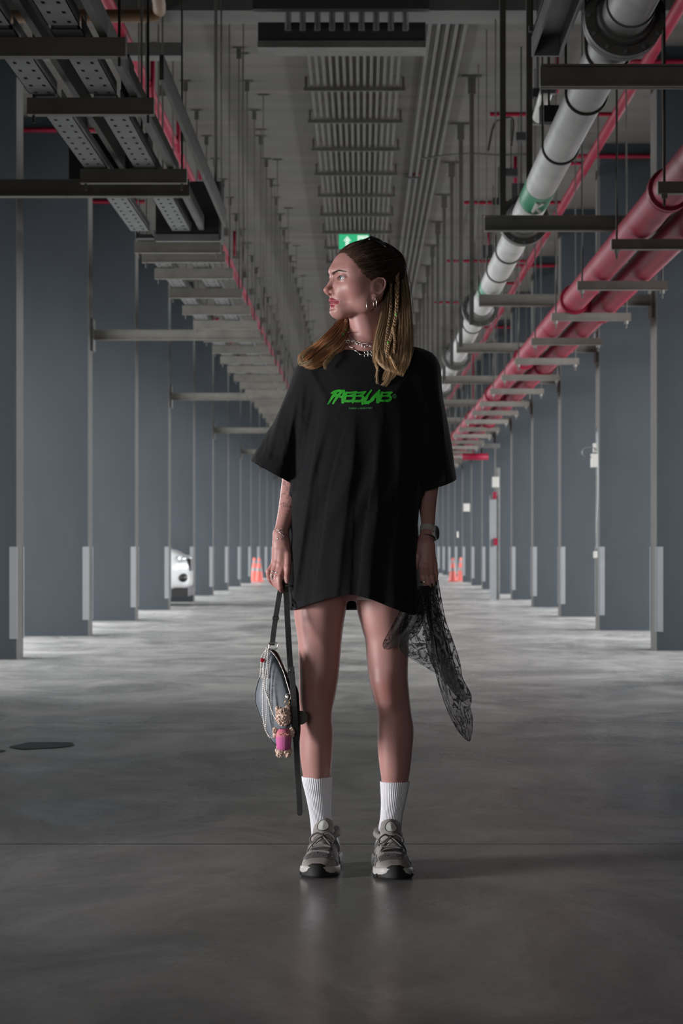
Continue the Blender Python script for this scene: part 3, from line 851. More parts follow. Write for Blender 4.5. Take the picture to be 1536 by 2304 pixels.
def surface_nets(ev, lo, hi, h, B=8):
    """sparse naive surface nets; returns verts, quads"""
    H = h * B
    lo = np.array(lo, float); hi = np.array(hi, float)
    nb = np.ceil((hi - lo) / H).astype(int)
    gi = np.stack(np.meshgrid(*[np.arange(n) for n in nb], indexing='ij'), -1).reshape(-1, 3)
    c = lo + (gi + .5) * H
    keep = np.zeros(len(c), bool)
    for i in range(0, len(c), 200000):
        keep[i:i+200000] = np.abs(ev(c[i:i+200000])) < 1.25 * H
    gi = gi[keep]
    dims = nb * B + 1
    def key(ijk): return (ijk[..., 0] * (dims[1] + 1) + ijk[..., 1]) * (dims[2] + 1) + ijk[..., 2]
    off = np.stack(np.meshgrid(*[np.arange(B + 1)] * 3, indexing='ij'), -1).reshape(-1, 3)
    pts = (gi[:, None, :] * B + off[None]).reshape(-1, 3)
    ks, ui = np.unique(key(pts), return_index=True)
    ijk = pts[ui]; del pts
    val = np.empty(len(ks))
    for i in range(0, len(ks), 250000):
        val[i:i+250000] = ev(lo + ijk[i:i+250000] * h)
    offc = np.stack(np.meshgrid(*[np.arange(B)] * 3, indexing='ij'), -1).reshape(-1, 3)
    cells = (gi[:, None, :] * B + offc[None]).reshape(-1, 3)
    corners = np.array([[0,0,0],[1,0,0],[0,1,0],[1,1,0],[0,0,1],[1,0,1],[0,1,1],[1,1,1]])
    cid = np.stack([np.searchsorted(ks, key(cells + co)) for co in corners], 1)
    cv = val[cid]
    act = (cv.min(1) < 0) & (cv.max(1) >= 0)
    cells = cells[act]; cv = cv[act]
    E = [(0,1),(2,3),(4,5),(6,7),(0,2),(1,3),(4,6),(5,7),(0,4),(1,5),(2,6),(3,7)]
    acc = np.zeros((len(cells), 3)); cnt = np.zeros(len(cells))
    for a, b in E:
        va, vb = cv[:, a], cv[:, b]
        m = (va < 0) != (vb < 0)
        t = np.where(m, va / np.where(m, va - vb, 1), 0)
        pos = corners[a] + t[:, None] * (corners[b] - corners[a])
        acc += pos * m[:, None]; cnt += m
    V = lo + (cells + acc / cnt[:, None]) * h
    ck = key(cells); order = np.argsort(ck); cks = ck[order]
    def find(cc):
        kk = key(cc); p = np.searchsorted(cks, kk); p = np.clip(p, 0, len(cks) - 1)
        ok = (cks[p] == kk) & (cc >= 0).all(1)
        return np.where(ok, order[p], -1)
    quads = []
    ax = np.eye(3, dtype=int)
    for d in range(3):
        u, w = ax[(d + 1) % 3], ax[(d + 2) % 3]
        bidx = int(corners.tolist().index(ax[d].tolist()))
        va, vb = cv[:, 0], cv[:, bidx]
        m = (va < 0) != (vb < 0)
        cc = cells[m]; flip = va[m] < 0
        i0 = np.nonzero(m)[0]; i1 = find(cc - u); i2 = find(cc - u - w); i3 = find(cc - w)
        ok = (i1 >= 0) & (i2 >= 0) & (i3 >= 0)
        q = np.stack([i0, i1, i2, i3], 1)[ok]; fl = flip[ok]
        q[~fl] = q[~fl][:, ::-1]
        quads.append(q)
    return V, np.concatenate(quads)

def join_meshes(lst):
    V = []; F = []; n = 0
    for v, f in lst: V.append(v); F.append(f + n); n += len(v)
    return np.concatenate(V), np.concatenate(F)

PXM = D0 / FPX          # metres per pixel in the plane of the person
def R(px): return px * PXM
body = Body(0.012)

# ---- head frame: f forward, s towards her left (camera side), u up
TH = math.radians(65)
HC = np.array(W(822, 628, 0.0))
fv = np.array([-math.sin(TH), -math.cos(TH), 0.0]); sv = np.array([math.cos(TH), -math.sin(TH), 0.0]); uv = np.array([0, 0, 1.0])
HR = np.stack([fv, sv, uv])
def Hd(f, s, u): return HC + fv * f + sv * s + uv * u
def he(p, c, rad, **k): p.ell(Hd(*c), HR, rad, **k)
def hc(p, a, b, ra, rb, **k): p.cone(Hd(*a), Hd(*b), ra, rb, **k)

head = SDF(0.014)
he(head, (-.014, 0, .024), (.090, .073, .071))
he(head, (.024, 0, .016), (.0765, .066, .068), k=.02)
he(head, (.034, 0, -.030), (.057, .060, .056), k=.02)
he(head, (.071, 0, -.062), (.031, .027, .034), k=.018)
for s in (-1, 1):
    he(head, (.014, s*.048, -.030), (.050, .0255, .046), k=.022)
    he(head, (.040, s*.040, .020), (.034, .027, .030), k=.02)
    he(head, (.034, s*.0485, -.036), (.038, .0215, .034), k=.022)
he(head, (.083, 0, -.091), (.0195, .021, .016), k=.022)
for s in (-1, 1):
    hc(head, (.074, s*.014, -.090), (.024, s*.046, -.072), .0145, .018, k=.025)
    hc(head, (.024, s*.046, -.072), (.010, s*.053, -.03), .018, .019, k=.02)
    he(head, (.050, s*.047, -.026), (.032, .019, .024), k=.02)
    he(head, (.076, s*.020, -.032), (.022, .020, .026), k=.02)          # front of the cheek
    hc(head, (.0955, s*.008, .018), (.066, s*.046, .014), .0065, .009, k=.020)   # brow ridge
    he(head, (.1045, s*.030, -.0045), (.0135, .0165, .0088), neg=True, k=.012) # socket
# nose
hc(head, (.0915, 0, .003), (.1125, 0, -.033), .0070, .0085, k=.010)
he(head, (.1150, 0, -.0355), (.0095, .0082, .0078), k=.007)
for s in (-1, 1):
    he(head, (.1000, s*.0115, -.0410), (.0105, .0058, .0068), k=.007)
hc(head, (.112, 0, -.0435), (.099, 0, -.0485), .0050, .0060, k=.006)
for s in (-1, 1):
    he(head, (.1065, s*.0068, -.0485), (.0050, .0028, .0040), neg=True, k=.002)
# mouth
hc(head, (.1020, 0, -.0600), (.0990, 0, -.0530), .0040, .003, k=.008)
for s in (-1, 1):
    hc(head, (.1030, s*.0045, -.0620), (.0875, s*.0250, -.0675), .0046, .0014, k=.004)
    hc(head, (.1000, s*.0010, -.0745), (.0870, s*.0235, -.0690), .0056, .0014, k=.004)
    hc(head, (.1085, 0, -.0680), (.0905, s*.0240, -.0682), .0011, .0005, neg=True, k=.003)
he(head, (.1010, 0, -.0835), (.007, .014, .0040), neg=True, k=.010)
# eyelids
EYE = {}
for s in (-1, 1):
    ec = (.0790, s*.0335, -.0045); EYE[s] = ec
    he(head, ec, (.0142, .0165, .0145), k=.005)
    # almond opening, tilted a little upwards at the outer corner
    he(head, (.0940, s*.0355, -.0048), (.0125, .0185, .0062), neg=True, k=.0015)
body.add(head)
# ears
ear = SDF(0.003)
def Er(s, a, b, o=0.0):
    """a backwards, b up, o outwards"""
    return Hd(.006 - a - .10 * b * -1 * -1, s * (.0735 + .30 * a + o), -.033 + b)
for s in (-1, 1):
    outer = [(-.002, -.004), (-.003, .008), (.001, .020), (.009, .0275), (.019, .0285), (.0265, .022), (.0285, .012), (.0265, .001), (.021, -.0095), (.013, -.0185), (.006, -.024)]
    pts = [Er(s, a - .004, b, .004) for a, b in catmull([(*q,) for q in outer], 3)]
    ear.chain(pts, [.0026] * len(pts))
    ear.cone(Er(s, .002, -.022, .002), Er(s, .003, -.026, .003), .0065, .0060, k=.005)
    ear.cone(Er(s, .000, -.006, .003), Er(s, -.001, .000, .003), .0032, .003, k=.004)
    anti = [(.006, .016), (.0145, .013), (.0185, .004), (.015, -.007), (.009, -.012)]
    pts = [Er(s, a - .002, b, .003) for a, b in catmull(anti, 3)]
    ear.chain(pts, [.0026] * len(pts), k=.004)
    # back plate
    c = Er(s, .011, .003, -.003)
    bx = -fv * 1.0 + sv * .30 * s; bx /= np.linalg.norm(bx); by = uv; bz = np.cross(bx, by)
    ear.ell(c, np.stack([bx, by, bz]), (.0155, .0260, .0035), k=.004)
    ear.cone(Er(s, .004, .0, -.012), Er(s, .012, .004, -.006), .012, .010, k=.006)
body.add(ear)
# neck and shoulders
neck = SDF(0.02)
neck.smooth_chain([W(836, 680, .035), W(828, 740, .020), W(827, 790, .030)], [R(40), R(41), R(47)])
neck.cone(W(812, 700, -.005), W(826, 745, -.015), R(30), R(31), k=.02)
neck.cone(W(852, 672, .005), W(829, 782, -.045), R(10), R(6), k=.012)
neck.cone(W(806, 700, .03), W(818, 782, -.045), R(9), R(6), k=.012)
neck.chain([W(830, 770, .06), W(895, 812, .05), W(940, 838, .03)], [R(34), R(32), R(34)])
neck.chain([W(820, 770, .06), W(755, 812, .05), W(706, 840, .03)], [R(34), R(32), R(34)])
neck.chain([W(833, 796, -.03), W(880, 792, -.035), W(930, 815, 0)], [R(8), R(9), R(12)])
neck.chain([W(815, 796, -.03), W(770, 792, -.035), W(712, 815, 0)], [R(8), R(9), R(12)])
neck.cone(W(823, 830, .01), W(822, 850, .01), R(70), R(80), k=.04)
body.add(neck)
torso = SDF(0.04)
torso.chain([W(765, 880, .02), W(785, 1040, .02), W(760, 1240, .03)], [R(75), R(62), R(78)], 1.0)
torso.chain([W(880, 880, .02), W(850, 1040, .02), W(850, 1240, .03)], [R(75), R(62), R(78)], 1.0)
torso.cone(W(770, 1290, .02), W(820, 1290, .02), R(62), R(62))
body.add(torso)
# legs
def leg_part(tab, sy):
    p = SDF(0.02)
    pts = [W(c, y, d) for (y, c, r, d) in tab]
    rs = [R(r) for (y, c, r, d) in tab]
    p.smooth_chain(pts, rs, sy, None, 7)
    return p
legL = leg_part([(1250,716,66,.01),(1345,719,61.5,.005),(1390,718.5,56,.0),(1430,719,50.5,.0),(1480,718.5,46.5,.0),(1520,717,44.5,.0),(1560,713.5,41,.005),(1600,710.5,36.5,.015),(1650,711.5,37,.03),(1700,711,36,.035),(1750,713,30.5,.04),(1800,716,23.5,.05),(1860,724,21,.06),(1905,728,25,.06)], 1.06)
legL.cone(W(716,1530,-.030), W(712,1572,-.030), R(20), R(18), k=.03)      # knee cap
legL.cone(W(709,1600,-.005), W(714,1740,.015), R(14), R(9), k=.03)        # shin
legL.cone(W(716,1640,.055), W(715,1700,.06), R(26), R(20), k=.03)         # calf
legL.cone(W(730,1905,.06), W(712,1945,-.07), R(26), R(22), k=.03)
body.add(legL)
legR = leg_part([(1250,868,66,.01),(1345,861,60.5,.005),(1390,864,55,.0),(1430,870,50,.0),(1480,871.5,47,.0),(1520,873.5,44,.0),(1560,879.5,41,.005),(1600,887,38,.015),(1640,890,41,.03),(1680,889,40,.035),(1720,889,36,.035),(1757,888,30,.04),(1805,885,23.5,.05),(1860,876,21,.06),(1905,876,25,.06)], 1.06)
legR.cone(W(866,1535,-.030), W(872,1578,-.030), R(20), R(18), k=.03)
legR.cone(W(880,1605,-.005), W(886,1740,.015), R(14), R(9), k=.03)
legR.cone(W(893,1640,.055), W(890,1700,.06), R(26), R(20), k=.03)
legR.cone(W(878,1905,.06), W(892,1945,-.07), R(26), R(22), k=.03)
body.add(legR)
# arms
armL = SDF(0.015)
armL.smooth_chain([W(712,848,.03), W(690,930,.05), W(668,1045,.055)], [R(38), R(36), R(30)])
armL.smooth_chain([W(668,1045,.055), W(661,1090,.03), W(652,1135,.0), W(639,1175,-.035), W(631,1203,-.055)], [R(29), R(28), R(24.5), R(17.5), R(15.5)])
body.add(armL)
armR = SDF(0.015)
armR.smooth_chain([W(938,848,.03), W(956,930,.05), W(965,1045,.055)], [R(38), R(36), R(29)])
armR.smooth_chain([W(965,1045,.055), W(963,1090,.035), W(962,1125,.015), W(963,1177,-.025), W(959,1210,-.045)], [R(28), R(25.5), R(22), R(16), R(14.5)])
body.add(armR)

# hands; every finger its own chain of three bones rooted in the palm
def hand(spec, palm, k=0.005):
    p = SDF(k)
    for (a, b, ra, rb, sy) in palm: p.cone(W(*a), W(*b), R(ra), R(rb), sy, k=.012)
    for pts, rs in spec:
        q = [W(*c) for c in pts]
        p.smooth_chain(q, [R(r) for r in rs], 1.0, .004, 3)
        for i in (1, 2, 3):
            if i < len(q) - 1: p.cone(q[i] + Vector((0, -R(.8), 0)), q[i] + Vector((0, -R(.8), .002)), R(rs[i] * .97), R(rs[i] * .97), k=.003)
    return p
# her right hand (left in the photograph), back of the hand to the camera, holding the bag strap
FINL = {
 'little': [(619,1236,-.060),(617,1266,-.062),(604,1287,-.066),(607,1304,-.060),(615,1315,-.052)],
 'ring':   [(625,1238,-.068),(622,1270,-.072),(614,1296,-.080),(621,1316,-.074),(630,1322,-.058)],
 'middle': [(632,1240,-.072),(630,1273,-.078),(622,1303,-.088),(627,1321,-.082),(636,1325,-.060)],
 'index':  [(639,1240,-.070),(637,1272,-.078),(629,1301,-.094),(630,1322,-.092),(636,1330,-.070)],
 'thumb':  [(641,1222,-.060),(647,1250,-.074),(647,1279,-.088),(645,1300,-.094),(645,1308,-.094)],
}
FR = [8.2, 7.8, 6.9, 6.2, 5.2]
palmL = [((631,1203,-.055),(631,1222,-.060),15.5,16.0,.72), ((626,1222,-.060),(620,1262,-.062),11.5,8.5,.85), ((632,1222,-.064),(628,1266,-.070),12,9.2,.85), ((638,1222,-.064),(636,1264,-.073),11.5,8.8,.85), ((640,1215,-.055),(645,1245,-.068),9,8.5,1)]
handL = hand([(FINL[k], [r * (0.85 if k == 'little' else 1.0) * (1.08 if k == 'thumb' else 1) for r in FR]) for k in FINL], palmL)
body.add(handL)
FINR = {
 'thumb':  [(944,1228,-.050),(939,1252,-.066),(931,1280,-.074),(926,1296,-.076),(923,1305,-.076)],
 'index':  [(951,1240,-.056),(950,1273,-.064),(951,1298,-.078),(957,1316,-.072),(963,1322,-.054)],
 'middle': [(958,1242,-.060),(959,1275,-.067),(961,1300,-.082),(965,1318,-.076),(968,1322,-.056)],
 'ring':   [(965,1242,-.058),(968,1275,-.064),(971,1299,-.079),(973,1316,-.072),(974,1320,-.054)],
 'little': [(972,1238,-.052),(977,1269,-.056),(980,1290,-.068),(979,1305,-.064),(978,1314,-.052)],
}
palmR = [((959,1210,-.045),(959,1226,-.050),14.5,15.5,.72), ((954,1226,-.054),(951,1268,-.062),12.5,9.0,.85), ((960,1226,-.056),(960,1270,-.064),12.5,9.5,.85), ((966,1226,-.053),(970,1268,-.060),11.5,8.8,.85), ((949,1222,-.046),(942,1246,-.060),10,8.5,1)]
handR = hand([(FINR[k], [r * (0.85 if k == 'little' else 1.0) * (1.08 if k == 'thumb' else 1) for r in FR]) for k in FINR], palmR)
body.add(handR)
body.prep()

def zc(py): return CAMZ + (VY - py) * PXM
parts = []
# head fine, limbs medium, hands fine
def region(lo, hi, h): 
    return surface_nets(body.ev, lo, hi, h)
parts.append(region((HC[0]-.17, HC[1]-.17, zc(780)), (HC[0]+.17, HC[1]+.17, zc(520)), .00125))
parts.append(region((-.35, 6.25, zc(1064)), (.35, 6.9, zc(778)), .004))
parts.append(region((R(570-815), 6.35, zc(1350)), (R(660-815)+.028, 6.75, zc(1062)), .0014))
parts.append(region((R(905-815), 6.35, zc(1350)), (R(1010-815), 6.75, zc(1062)), .0014))
parts.append(region((R(661-815), 6.3, zc(1968)), (R(945-815), 6.85, zc(1062)), .003))
def relax(V, F, it):
    e_ = np.concatenate([F[:, [0, 1]], F[:, [1, 2]], F[:, [2, 3]], F[:, [3, 0]]]); e_ = np.concatenate([e_, e_[:, ::-1]])
    deg = np.bincount(e_[:, 0], minlength=len(V))[:, None] + 1e-9
    for i in range(it):
        s_ = np.stack([np.bincount(e_[:, 0], weights=V[e_[:, 1], k], minlength=len(V)) for k in range(3)], 1) / deg
        V = V + (s_ - V) * (.5 if i % 2 == 0 else -.52)
    return V
parts = [(relax(v_, f_, n_), f_) for (v_, f_), n_ in zip(parts, (2, 4, 2, 2, 24))]
BV, BF = join_meshes(parts)

# skin tint as a per-vertex attribute (lip colour, freckles, tattoo ink: colours the skin itself has)
def hl(q): return (q - HC) @ HR.T
def capd(q, a, b):
    a = np.array(a); b = np.array(b); ba = b - a; t = np.clip((q - a) @ ba / (ba @ ba), 0, 1)
    return np.linalg.norm(q - a - t[:, None] * ba, axis=1)
skin0 = np.array([0.455, 0.243, 0.222])
colr = np.tile(skin0, (len(BV), 1))
def blend(mask, c):
    global colr
    colr = colr * (1 - mask[:, None]) + np.array(c) * mask[:, None]
L = hl(BV)
isH = (BV[:, 2] > zc(760))
# blush and redder ears / knees / hands
blend(np.where(isH, .30 * np.exp(-(((L[:,0]-.062)/.022)**2 + ((L[:,2]+.036)/.02)**2)), 0), (.46, .13, .13))
blend(np.where(isH, .35 * np.exp(-((L[:,0]-.118)/.014)**2 - ((L[:,2]+.034)/.014)**2), 0), (.5, .18, .15))
for (x, y) in ((716, 1548), (868, 1552)):
    c = np.array(W(x, y, -.05)); blend(.45 * np.exp(-(((BV - c) / [.03, .1, .035]) ** 2).sum(1)), (.42, .12, .10))
blend(.25 * np.exp(-((BV[:,2] - zc(1290)) / .035)**2) * (np.abs(BV[:,0] - R(632-815)) < .05), (.5, .17, .15))
def lipmask(q):
    sa = np.abs(q[:, 1]); w = np.clip(sa / .0262, 0, 1)
    top = np.interp(sa, [0, .0045, .012, .020, .0262], [-.0578, -.0556, -.0585, -.0630, -.0672])
    bot = -.0682 - .0125 * np.sqrt(np.clip(1 - w ** 2, 0, 1)) ** 1.15
    return np.clip((top - q[:, 2]) / .0012 + .5, 0, 1) * np.clip((q[:, 2] - bot) / .0012 + .5, 0, 1) * (sa < .0262) * (q[:, 0] > .066)
lm = np.zeros(len(BV)); lm[isH] = lipmask(L[isH]); blend(lm * .95, (.30, .030, .060))
# brows
bm_ = np.zeros(len(BV))
L2 = L[:, 1:]
def seg2(q, a, b):
    a = np.array(a); ba = np.array(b) - a; t_ = np.clip((q - a) @ ba / (ba @ ba), 0, 1); return np.linalg.norm(q - a - t_[:, None] * ba, axis=1), t_
for s in (-1, 1):
    for a, b, r0, r1 in (((s*.011, .0085), (s*.030, .0155), .0036, .0032), ((s*.030, .0155), (s*.052, .0115), .0032, .0012)):
        d, t_ = seg2(L2, a, b); bm_ = np.maximum(bm_, np.clip((r0 + (r1 - r0) * t_ - d) / .0016 + .5, 0, 1) * (L[:,0] > .05) * isH)
blend(bm_ * .85, (.075, .038, .028))
# lash line around the eye opening
for s in (-1, 1):
    q = (L - np.array([.0940, s*.0355, -.0048])) / np.array([.0125, .0185, .0062]); d = np.sqrt((q**2).sum(1))
    blend(np.clip(1 - np.abs(d - 1.04) / .18, 0, 1) * .9 * isH * (L[:,2] > -.0050), (.06, .03, .025))
    blend(np.clip(1 - np.abs(d - 1.02) / .12, 0, 1) * .35 * isH * (L[:,2] <= -.0050), (.12, .05, .04))
    q = (L - np.array([.090, s*.035, .0010])) / np.array([.02, .02, .007]); blend(.30 * np.exp(-(q**2).sum(1)) * isH, (.25, .10, .08))
# scalp under the hair
def hairmask(q):
    f, s, u = q[:, 0], np.abs(q[:, 1]), q[:, 2]
    line = np.interp(u, [-.06, -.04, -.03, -.010, .002, .027, .053, .064, .070, .074], [-.026, -.018, .000, .018, .034, .054, .065, .064, .072, .10])
    return np.clip((line - f) / .004 + .5, 0, 1) * (u > -.07) * (1 - np.clip((s - .066) / .004, 0, 1) * (u < -.003))
hm = hairmask(L) * isH * (L[:, 0] < .09) * (L[:, 2] > -.055)
blend(hm * .9, (.035, .022, .016))
# tattoo on her right forearm
tc_ = np.array(W(648, 1112, 0)); n1 = np.sin(BV[:,0]*310 + 3*np.sin(BV[:,2]*190)) * np.sin(BV[:,2]*260 + 2*np.sin(BV[:,0]*330))
tm = (BV[:,0] < R(662-815)) & (BV[:,0] > R(600-815)) & (BV[:,2] > zc(1146)) & (BV[:,2] < zc(1070)) & (BV[:,1] < 6.62)
edge = np.clip((BV[:,0] - R(628-815)) / .012, 0, 1)
ink = np.zeros(len(BV)); ti = np.nonzero(tm)[0]; rt = np.random.default_rng(11)
T2 = np.stack([VX + BV[ti, 0] * FPX / BV[ti, 1], VY - (BV[ti, 2] - CAMZ) * FPX / BV[ti, 1]], 1)
for k in range(26):
    x0, y0 = rt.uniform(640, 655), rt.uniform(1086, 1140); a0 = rt.uniform(0, 6.28); cu = rt.normal(0, .5)
    for j in range(9):
        x1, y1 = x0 + 1.5 * math.cos(a0), y0 + 1.9 * math.sin(a0); a_ = np.array([x0, y0]); ba = np.array([x1 - x0, y1 - y0])
        t_ = np.clip((T2 - a_) @ ba / (ba @ ba), 0, 1); d = np.linalg.norm(T2 - a_ - t_[:, None] * ba, axis=1)
        ink[ti] = np.maximum(ink[ti], np.clip(1.25 - d / (.55 + .5 * (k % 3 == 0)), 0, 1)); x0, y0 = x1, y1; a0 += cu
blend(ink * .8, (.09, .075, .08))
# nails
for F, tips in ((FINL, ('thumb', 'index')), (FINR, ('thumb',))):
    for k in tips:
        c = np.array(W(*F[k][-1])) + np.array([0, -R(4.6), R(1.5)]); blend(.6 * (np.linalg.norm((BV - c) / [1, 1, 1.5], axis=1) < R(4.2)), (.62, .40, .36))

t = NT('fair_skin')
at = t.n('ShaderNodeVertexColor'); at.layer_name = 'tint'
mot = t.noise(t.coords(), 55, 4, .6); pores = t.noise(t.coords(), 900, 2, .5)
cc = t.mix(t.ramp(mot, [(.3, 0.0), (.75, .22)]), at.outputs['Color'], (0.40, 0.16, 0.13))
t.set(color=cc, rough=.47, spec=.42, sss=.12)
t.b.inputs['Subsurface Radius'].default_value = (.012, .004, .002); t.b.inputs['Subsurface Scale'].default_value = 1.0
t.bump(pores, .10, .0006)
M['skin'] = t.m

person = empty('person', (0.0, 6.6, 0)); tag(person, 'woman in an oversized black t-shirt standing with her head turned to the left', 'person')
def skin_obj(V, F, name, parent):
    o = link_mesh(name, V, F, M['skin'], parent)
    return o
bo = skin_obj(BV, BF, 'body', person)
ca = bo.data.color_attributes.new('tint', 'FLOAT_COLOR', 'POINT')
ca.data.foreach_set('color', np.concatenate([colr, np.ones((len(BV), 1))], 1).ravel().astype(np.float32))

def BVHB_HEAD(s_abs, u_, sgn_):
    global _hb
    if '_hb' not in globals(): _hb = BVHTree.FromPolygons([Vector(p) for p in parts[0][0].tolist()], parts[0][1].tolist())
    ang = s_abs * 9.0
    dirn = fv * math.cos(ang) + sv * sgn_ * math.sin(ang)
    tgt = Hd(.045, sgn_ * s_abs * .55, u_); o_ = tgt + dirn * .15
    r = _hb.ray_cast(Vector(o_), Vector(-dirn))
    if r[0] is None: return None
    return r[0] + Vector(dirn) * .0003
# ---- eyes
t = NT('eye'); tcn = t.n('ShaderNodeTexCoord')
vm = t.n('ShaderNodeVectorMath', operation='DISTANCE')
mlo = t.n('ShaderNodeCombineXYZ')
g = fv * .93 - sv * .0 + uv * .02   # gaze, a little ahead of the nose
g = Hd(0, 0, 0) * 0 + fv * .98 + sv * .12 + uv * .03; g /= np.linalg.norm(g)
for k in range(3): mlo.inputs[k].default_value = float(g[k] * .0127)
t.l(tcn.outputs['Object'], vm.inputs[0]); t.l(mlo.outputs[0], vm.inputs[1])
cc = t.ramp(t.math('MULTIPLY', vm.outputs['Value'], 100), [(0.0, (.01, .01, .01)), (.19, (.01, .01, .01)), (.23, (.10, .13, .14)), (.48, (.16, .20, .21)), (.56, (.05, .06, .07)), (.62, (.62, .58, .56))])
t.set(color=cc, rough=.08, coat=.8); M['eye'] = t.m
for s in (-1, 1):
    c = Hd(*EYE[s]); e = empty_eye = MB().sphere((0, 0, 0), .0130, 32, 20).build('eyeball', M['eye'], None, smooth=True)
    e.parent = person; e.location = Vector(c) - person.location
    # upper lashes, drawn only for the eye that is seen
    if s < 0: continue
    m = MB()
    for q in np.linspace(-1, 1, 17):
        a = Hd(.0915 - .0050 * q * q, s * (.0350 + .0130 * q), -.0045 + .0056 * (1 - q * q)); b = a + (fv * .0035 + uv * .0012 + sv * s * .003 * (.5 + q))
        m.tube([a, (a + b) / 2 + uv * -.0006, b], [.00035, .0003, .0001], 4)
    m.build('eyelashes', simple('dark_lash', (.02, .012, .01), .6), person)

# brow hairs
m = MB(); rb = np.random.default_rng(5)
for s in (-1, 1):
    for k in range(170):
        q_ = rb.uniform(0, 1) ** .9; y_ = np.interp(q_, [0, .5, 1], [.011, .031, .052]); z_ = np.interp(q_, [0, .5, 1], [.0085, .0155, .0115]) + rb.normal(0, .0009) * (1.25 - q_)
        r_ = BVHB_HEAD(y_, z_, s)
        if r_ is None: continue
        a = r_; d_ = (sv * s * .0042 * (.3 + q_) + uv * .0030 * (1 - 1.1 * q_) - fv * .0030 * q_)
        m.tube([a, a + Vector(d_ * .6) + Vector(fv * .0007), a + Vector(d_)], [.00030, .00026, .00008], 3)
m.build('eyebrows', simple('dark_brow_hair', (.045, .024, .017), .7), person)
# ================================================================== T-SHIRT
def tabf(rows):
    ys = np.array([r[0] for r in rows], float); zs = CAMZ + (VY - ys) * PXM
    o = np.argsort(zs); zs = zs[o]
    cols = [np.array([r[i] for r in rows], float)[o] for i in range(1, len(rows[0]))]
    return lambda z: [np.interp(z, zs, c) for c in cols]
SHT = tabf([(762,790,868,.045,.040),(770,776,890,.050,.052),(776,766,922,.038,.062),(783,745,950,.025,.074),(792,718,968,.018,.084),(803,697,978,.014,.094),(820,680,985,.010,.104),(850,670,984,.005,.118),(900,669,970,.0,.130),(1000,668,958,.0,.135),(1100,656,950,.0,.142),(1180,651,941,.0,.150),(1250,648,943,.0,.155),(1300,647,947,.0,.158),(1372,656,951,.0,.160),(1430,660,955,.0,.160)])
def px2x(px): return (px - VX) * PXM
# creases of the cloth: line, height, soft width on the left, crisp width on the right
FOLDS = [([(684,862),(678,960),(657,1105)],.012,26,11), ([(742,925),(719,1010),(700,1085),(674,1270),(661,1345)],.016,42,13), ([(705,880),(690,960),(676,1050)],.008,24,8),
         ([(800,935),(792,1060),(768,1228),(757,1345)],.012,45,14), ([(848,960),(850,1150),(828,1345)],.007,40,12), ([(905,900),(900,1100),(890,1360)],.010,30,10), ([(948,850),(942,1000),(930,1180),(936,1370)],.010,24,10),
         ([(642,892),(606,1030)],.006,16,8), ([(672,872),(640,1075)],.008,18,7), ([(985,860),(1002,1080)],.007,14,9), ([(960,860),(968,1095)],.008,14,9),
         ([(720,905),(760,888),(800,884)],.003,12,10), ([(690,820),(718,870),(735,905)],.006,20,10), ([(930,800),(910,860),(890,890)],.005,18,12)]
def fold_disp(q):
    px = VX + q[:, 0] / PXM; py = VY - (q[:, 2] - CAMZ) / PXM
    P2 = np.stack([px, py], 1); out = np.zeros(len(q))
    for pl, amp, wl, wr in FOLDS:
        d = np.full(len(q), 1e9); tt = np.zeros(len(q)); sg = np.zeros(len(q)); n = len(pl) - 1
        for i in range(n):
            a = np.array(pl[i], float); ba = np.array(pl[i+1], float) - a; L_ = np.linalg.norm(ba)
            r = P2 - a; t_ = np.clip(r @ ba / (ba @ ba), 0, 1); e = np.linalg.norm(r - t_[:, None] * ba, axis=1)
            cr = (ba[0] * r[:, 1] - ba[1] * r[:, 0]) / L_
            m = e < d; d = np.where(m, e, d); sg = np.where(m, cr, sg); tt = np.where(m, (i + t_) / n, tt)
        w = np.where(sg > 0, wl, wr)
        prof = 1 / (1 + (d / w) ** 2 * 2.2) ** 1.2
        out += .58 * amp * (prof - .25) * np.clip(tt * 3.5, 0, 1) * (prof > .02)
    front = np.clip((.02 - (q[:, 1] - D0)) / .05, 0, 1)
    back = .010 * np.sin(px / 17.0 + 1.2 * np.sin(py / 90.)) * np.clip((1250 - 0 - (1250 - py)) / 500 - 1.4, 0, 1)
    ripple = .0012 * np.sin(px / 8.5 + 2.1 * np.sin(py / 60.) + py / 45.) * np.clip((py - 860) / 200, 0, 1)
    hem = -.0016 * np.exp(-((py - (hem_front(px) - 16)) / 1.6) ** 2)
    return out * front + back * (1 - front) + ripple + hem * front
def hem_front(px): return np.interp(px, [640,657,680,700,740,780,800,840,880,920,951,970], [1376,1374,1365,1359,1346,1339,1339,1351,1368,1383,1390,1391])
def sh_torso(q):
    L_, R_, cy, hd = SHT(q[:, 2]); hw = (R_ - L_) / 2 * PXM; cx = ((R_ + L_) / 2 - VX) * PXM
    x = (q[:, 0] - cx) / hw; y = (q[:, 1] - D0 - cy) / hd
    r = (np.abs(x) ** 2.3 + np.abs(y) ** 2.3) ** (1 / 2.3)
    d = (r - 1) * np.minimum(hw, hd)
    top = q[:, 2] - zc(764)
    return np.maximum(d, top)
SLL = SDF(.02); SLL.cone(W(706,848,.01), W(612,1064,.015), R(41), R(49), 1.55); SLL.cone(W(612,1064,.015), W(586,1130,.015), R(49), R(52), 1.55)
SLR = SDF(.02); SLR.cone(W(938,846,.01), W(985,1090,.015), R(47), R(41), 1.75); SLR.cone(W(985,1090,.015), W(997,1160,.015), R(41), R(41), 1.75)
def smin(a, b, k):
    h = np.maximum(k - np.abs(a - b), 0) / k
    return np.minimum(a, b) - h * h * k * .25
def shirt_ev(q):
    a = sh_torso(q); b = np.minimum(SLL.ev(q), SLR.ev(q))
    d = smin(a, b, .022)
    m = np.abs(d) < .05
    if m.any(): d[m] = d[m] - fold_disp(q[m])
    return d
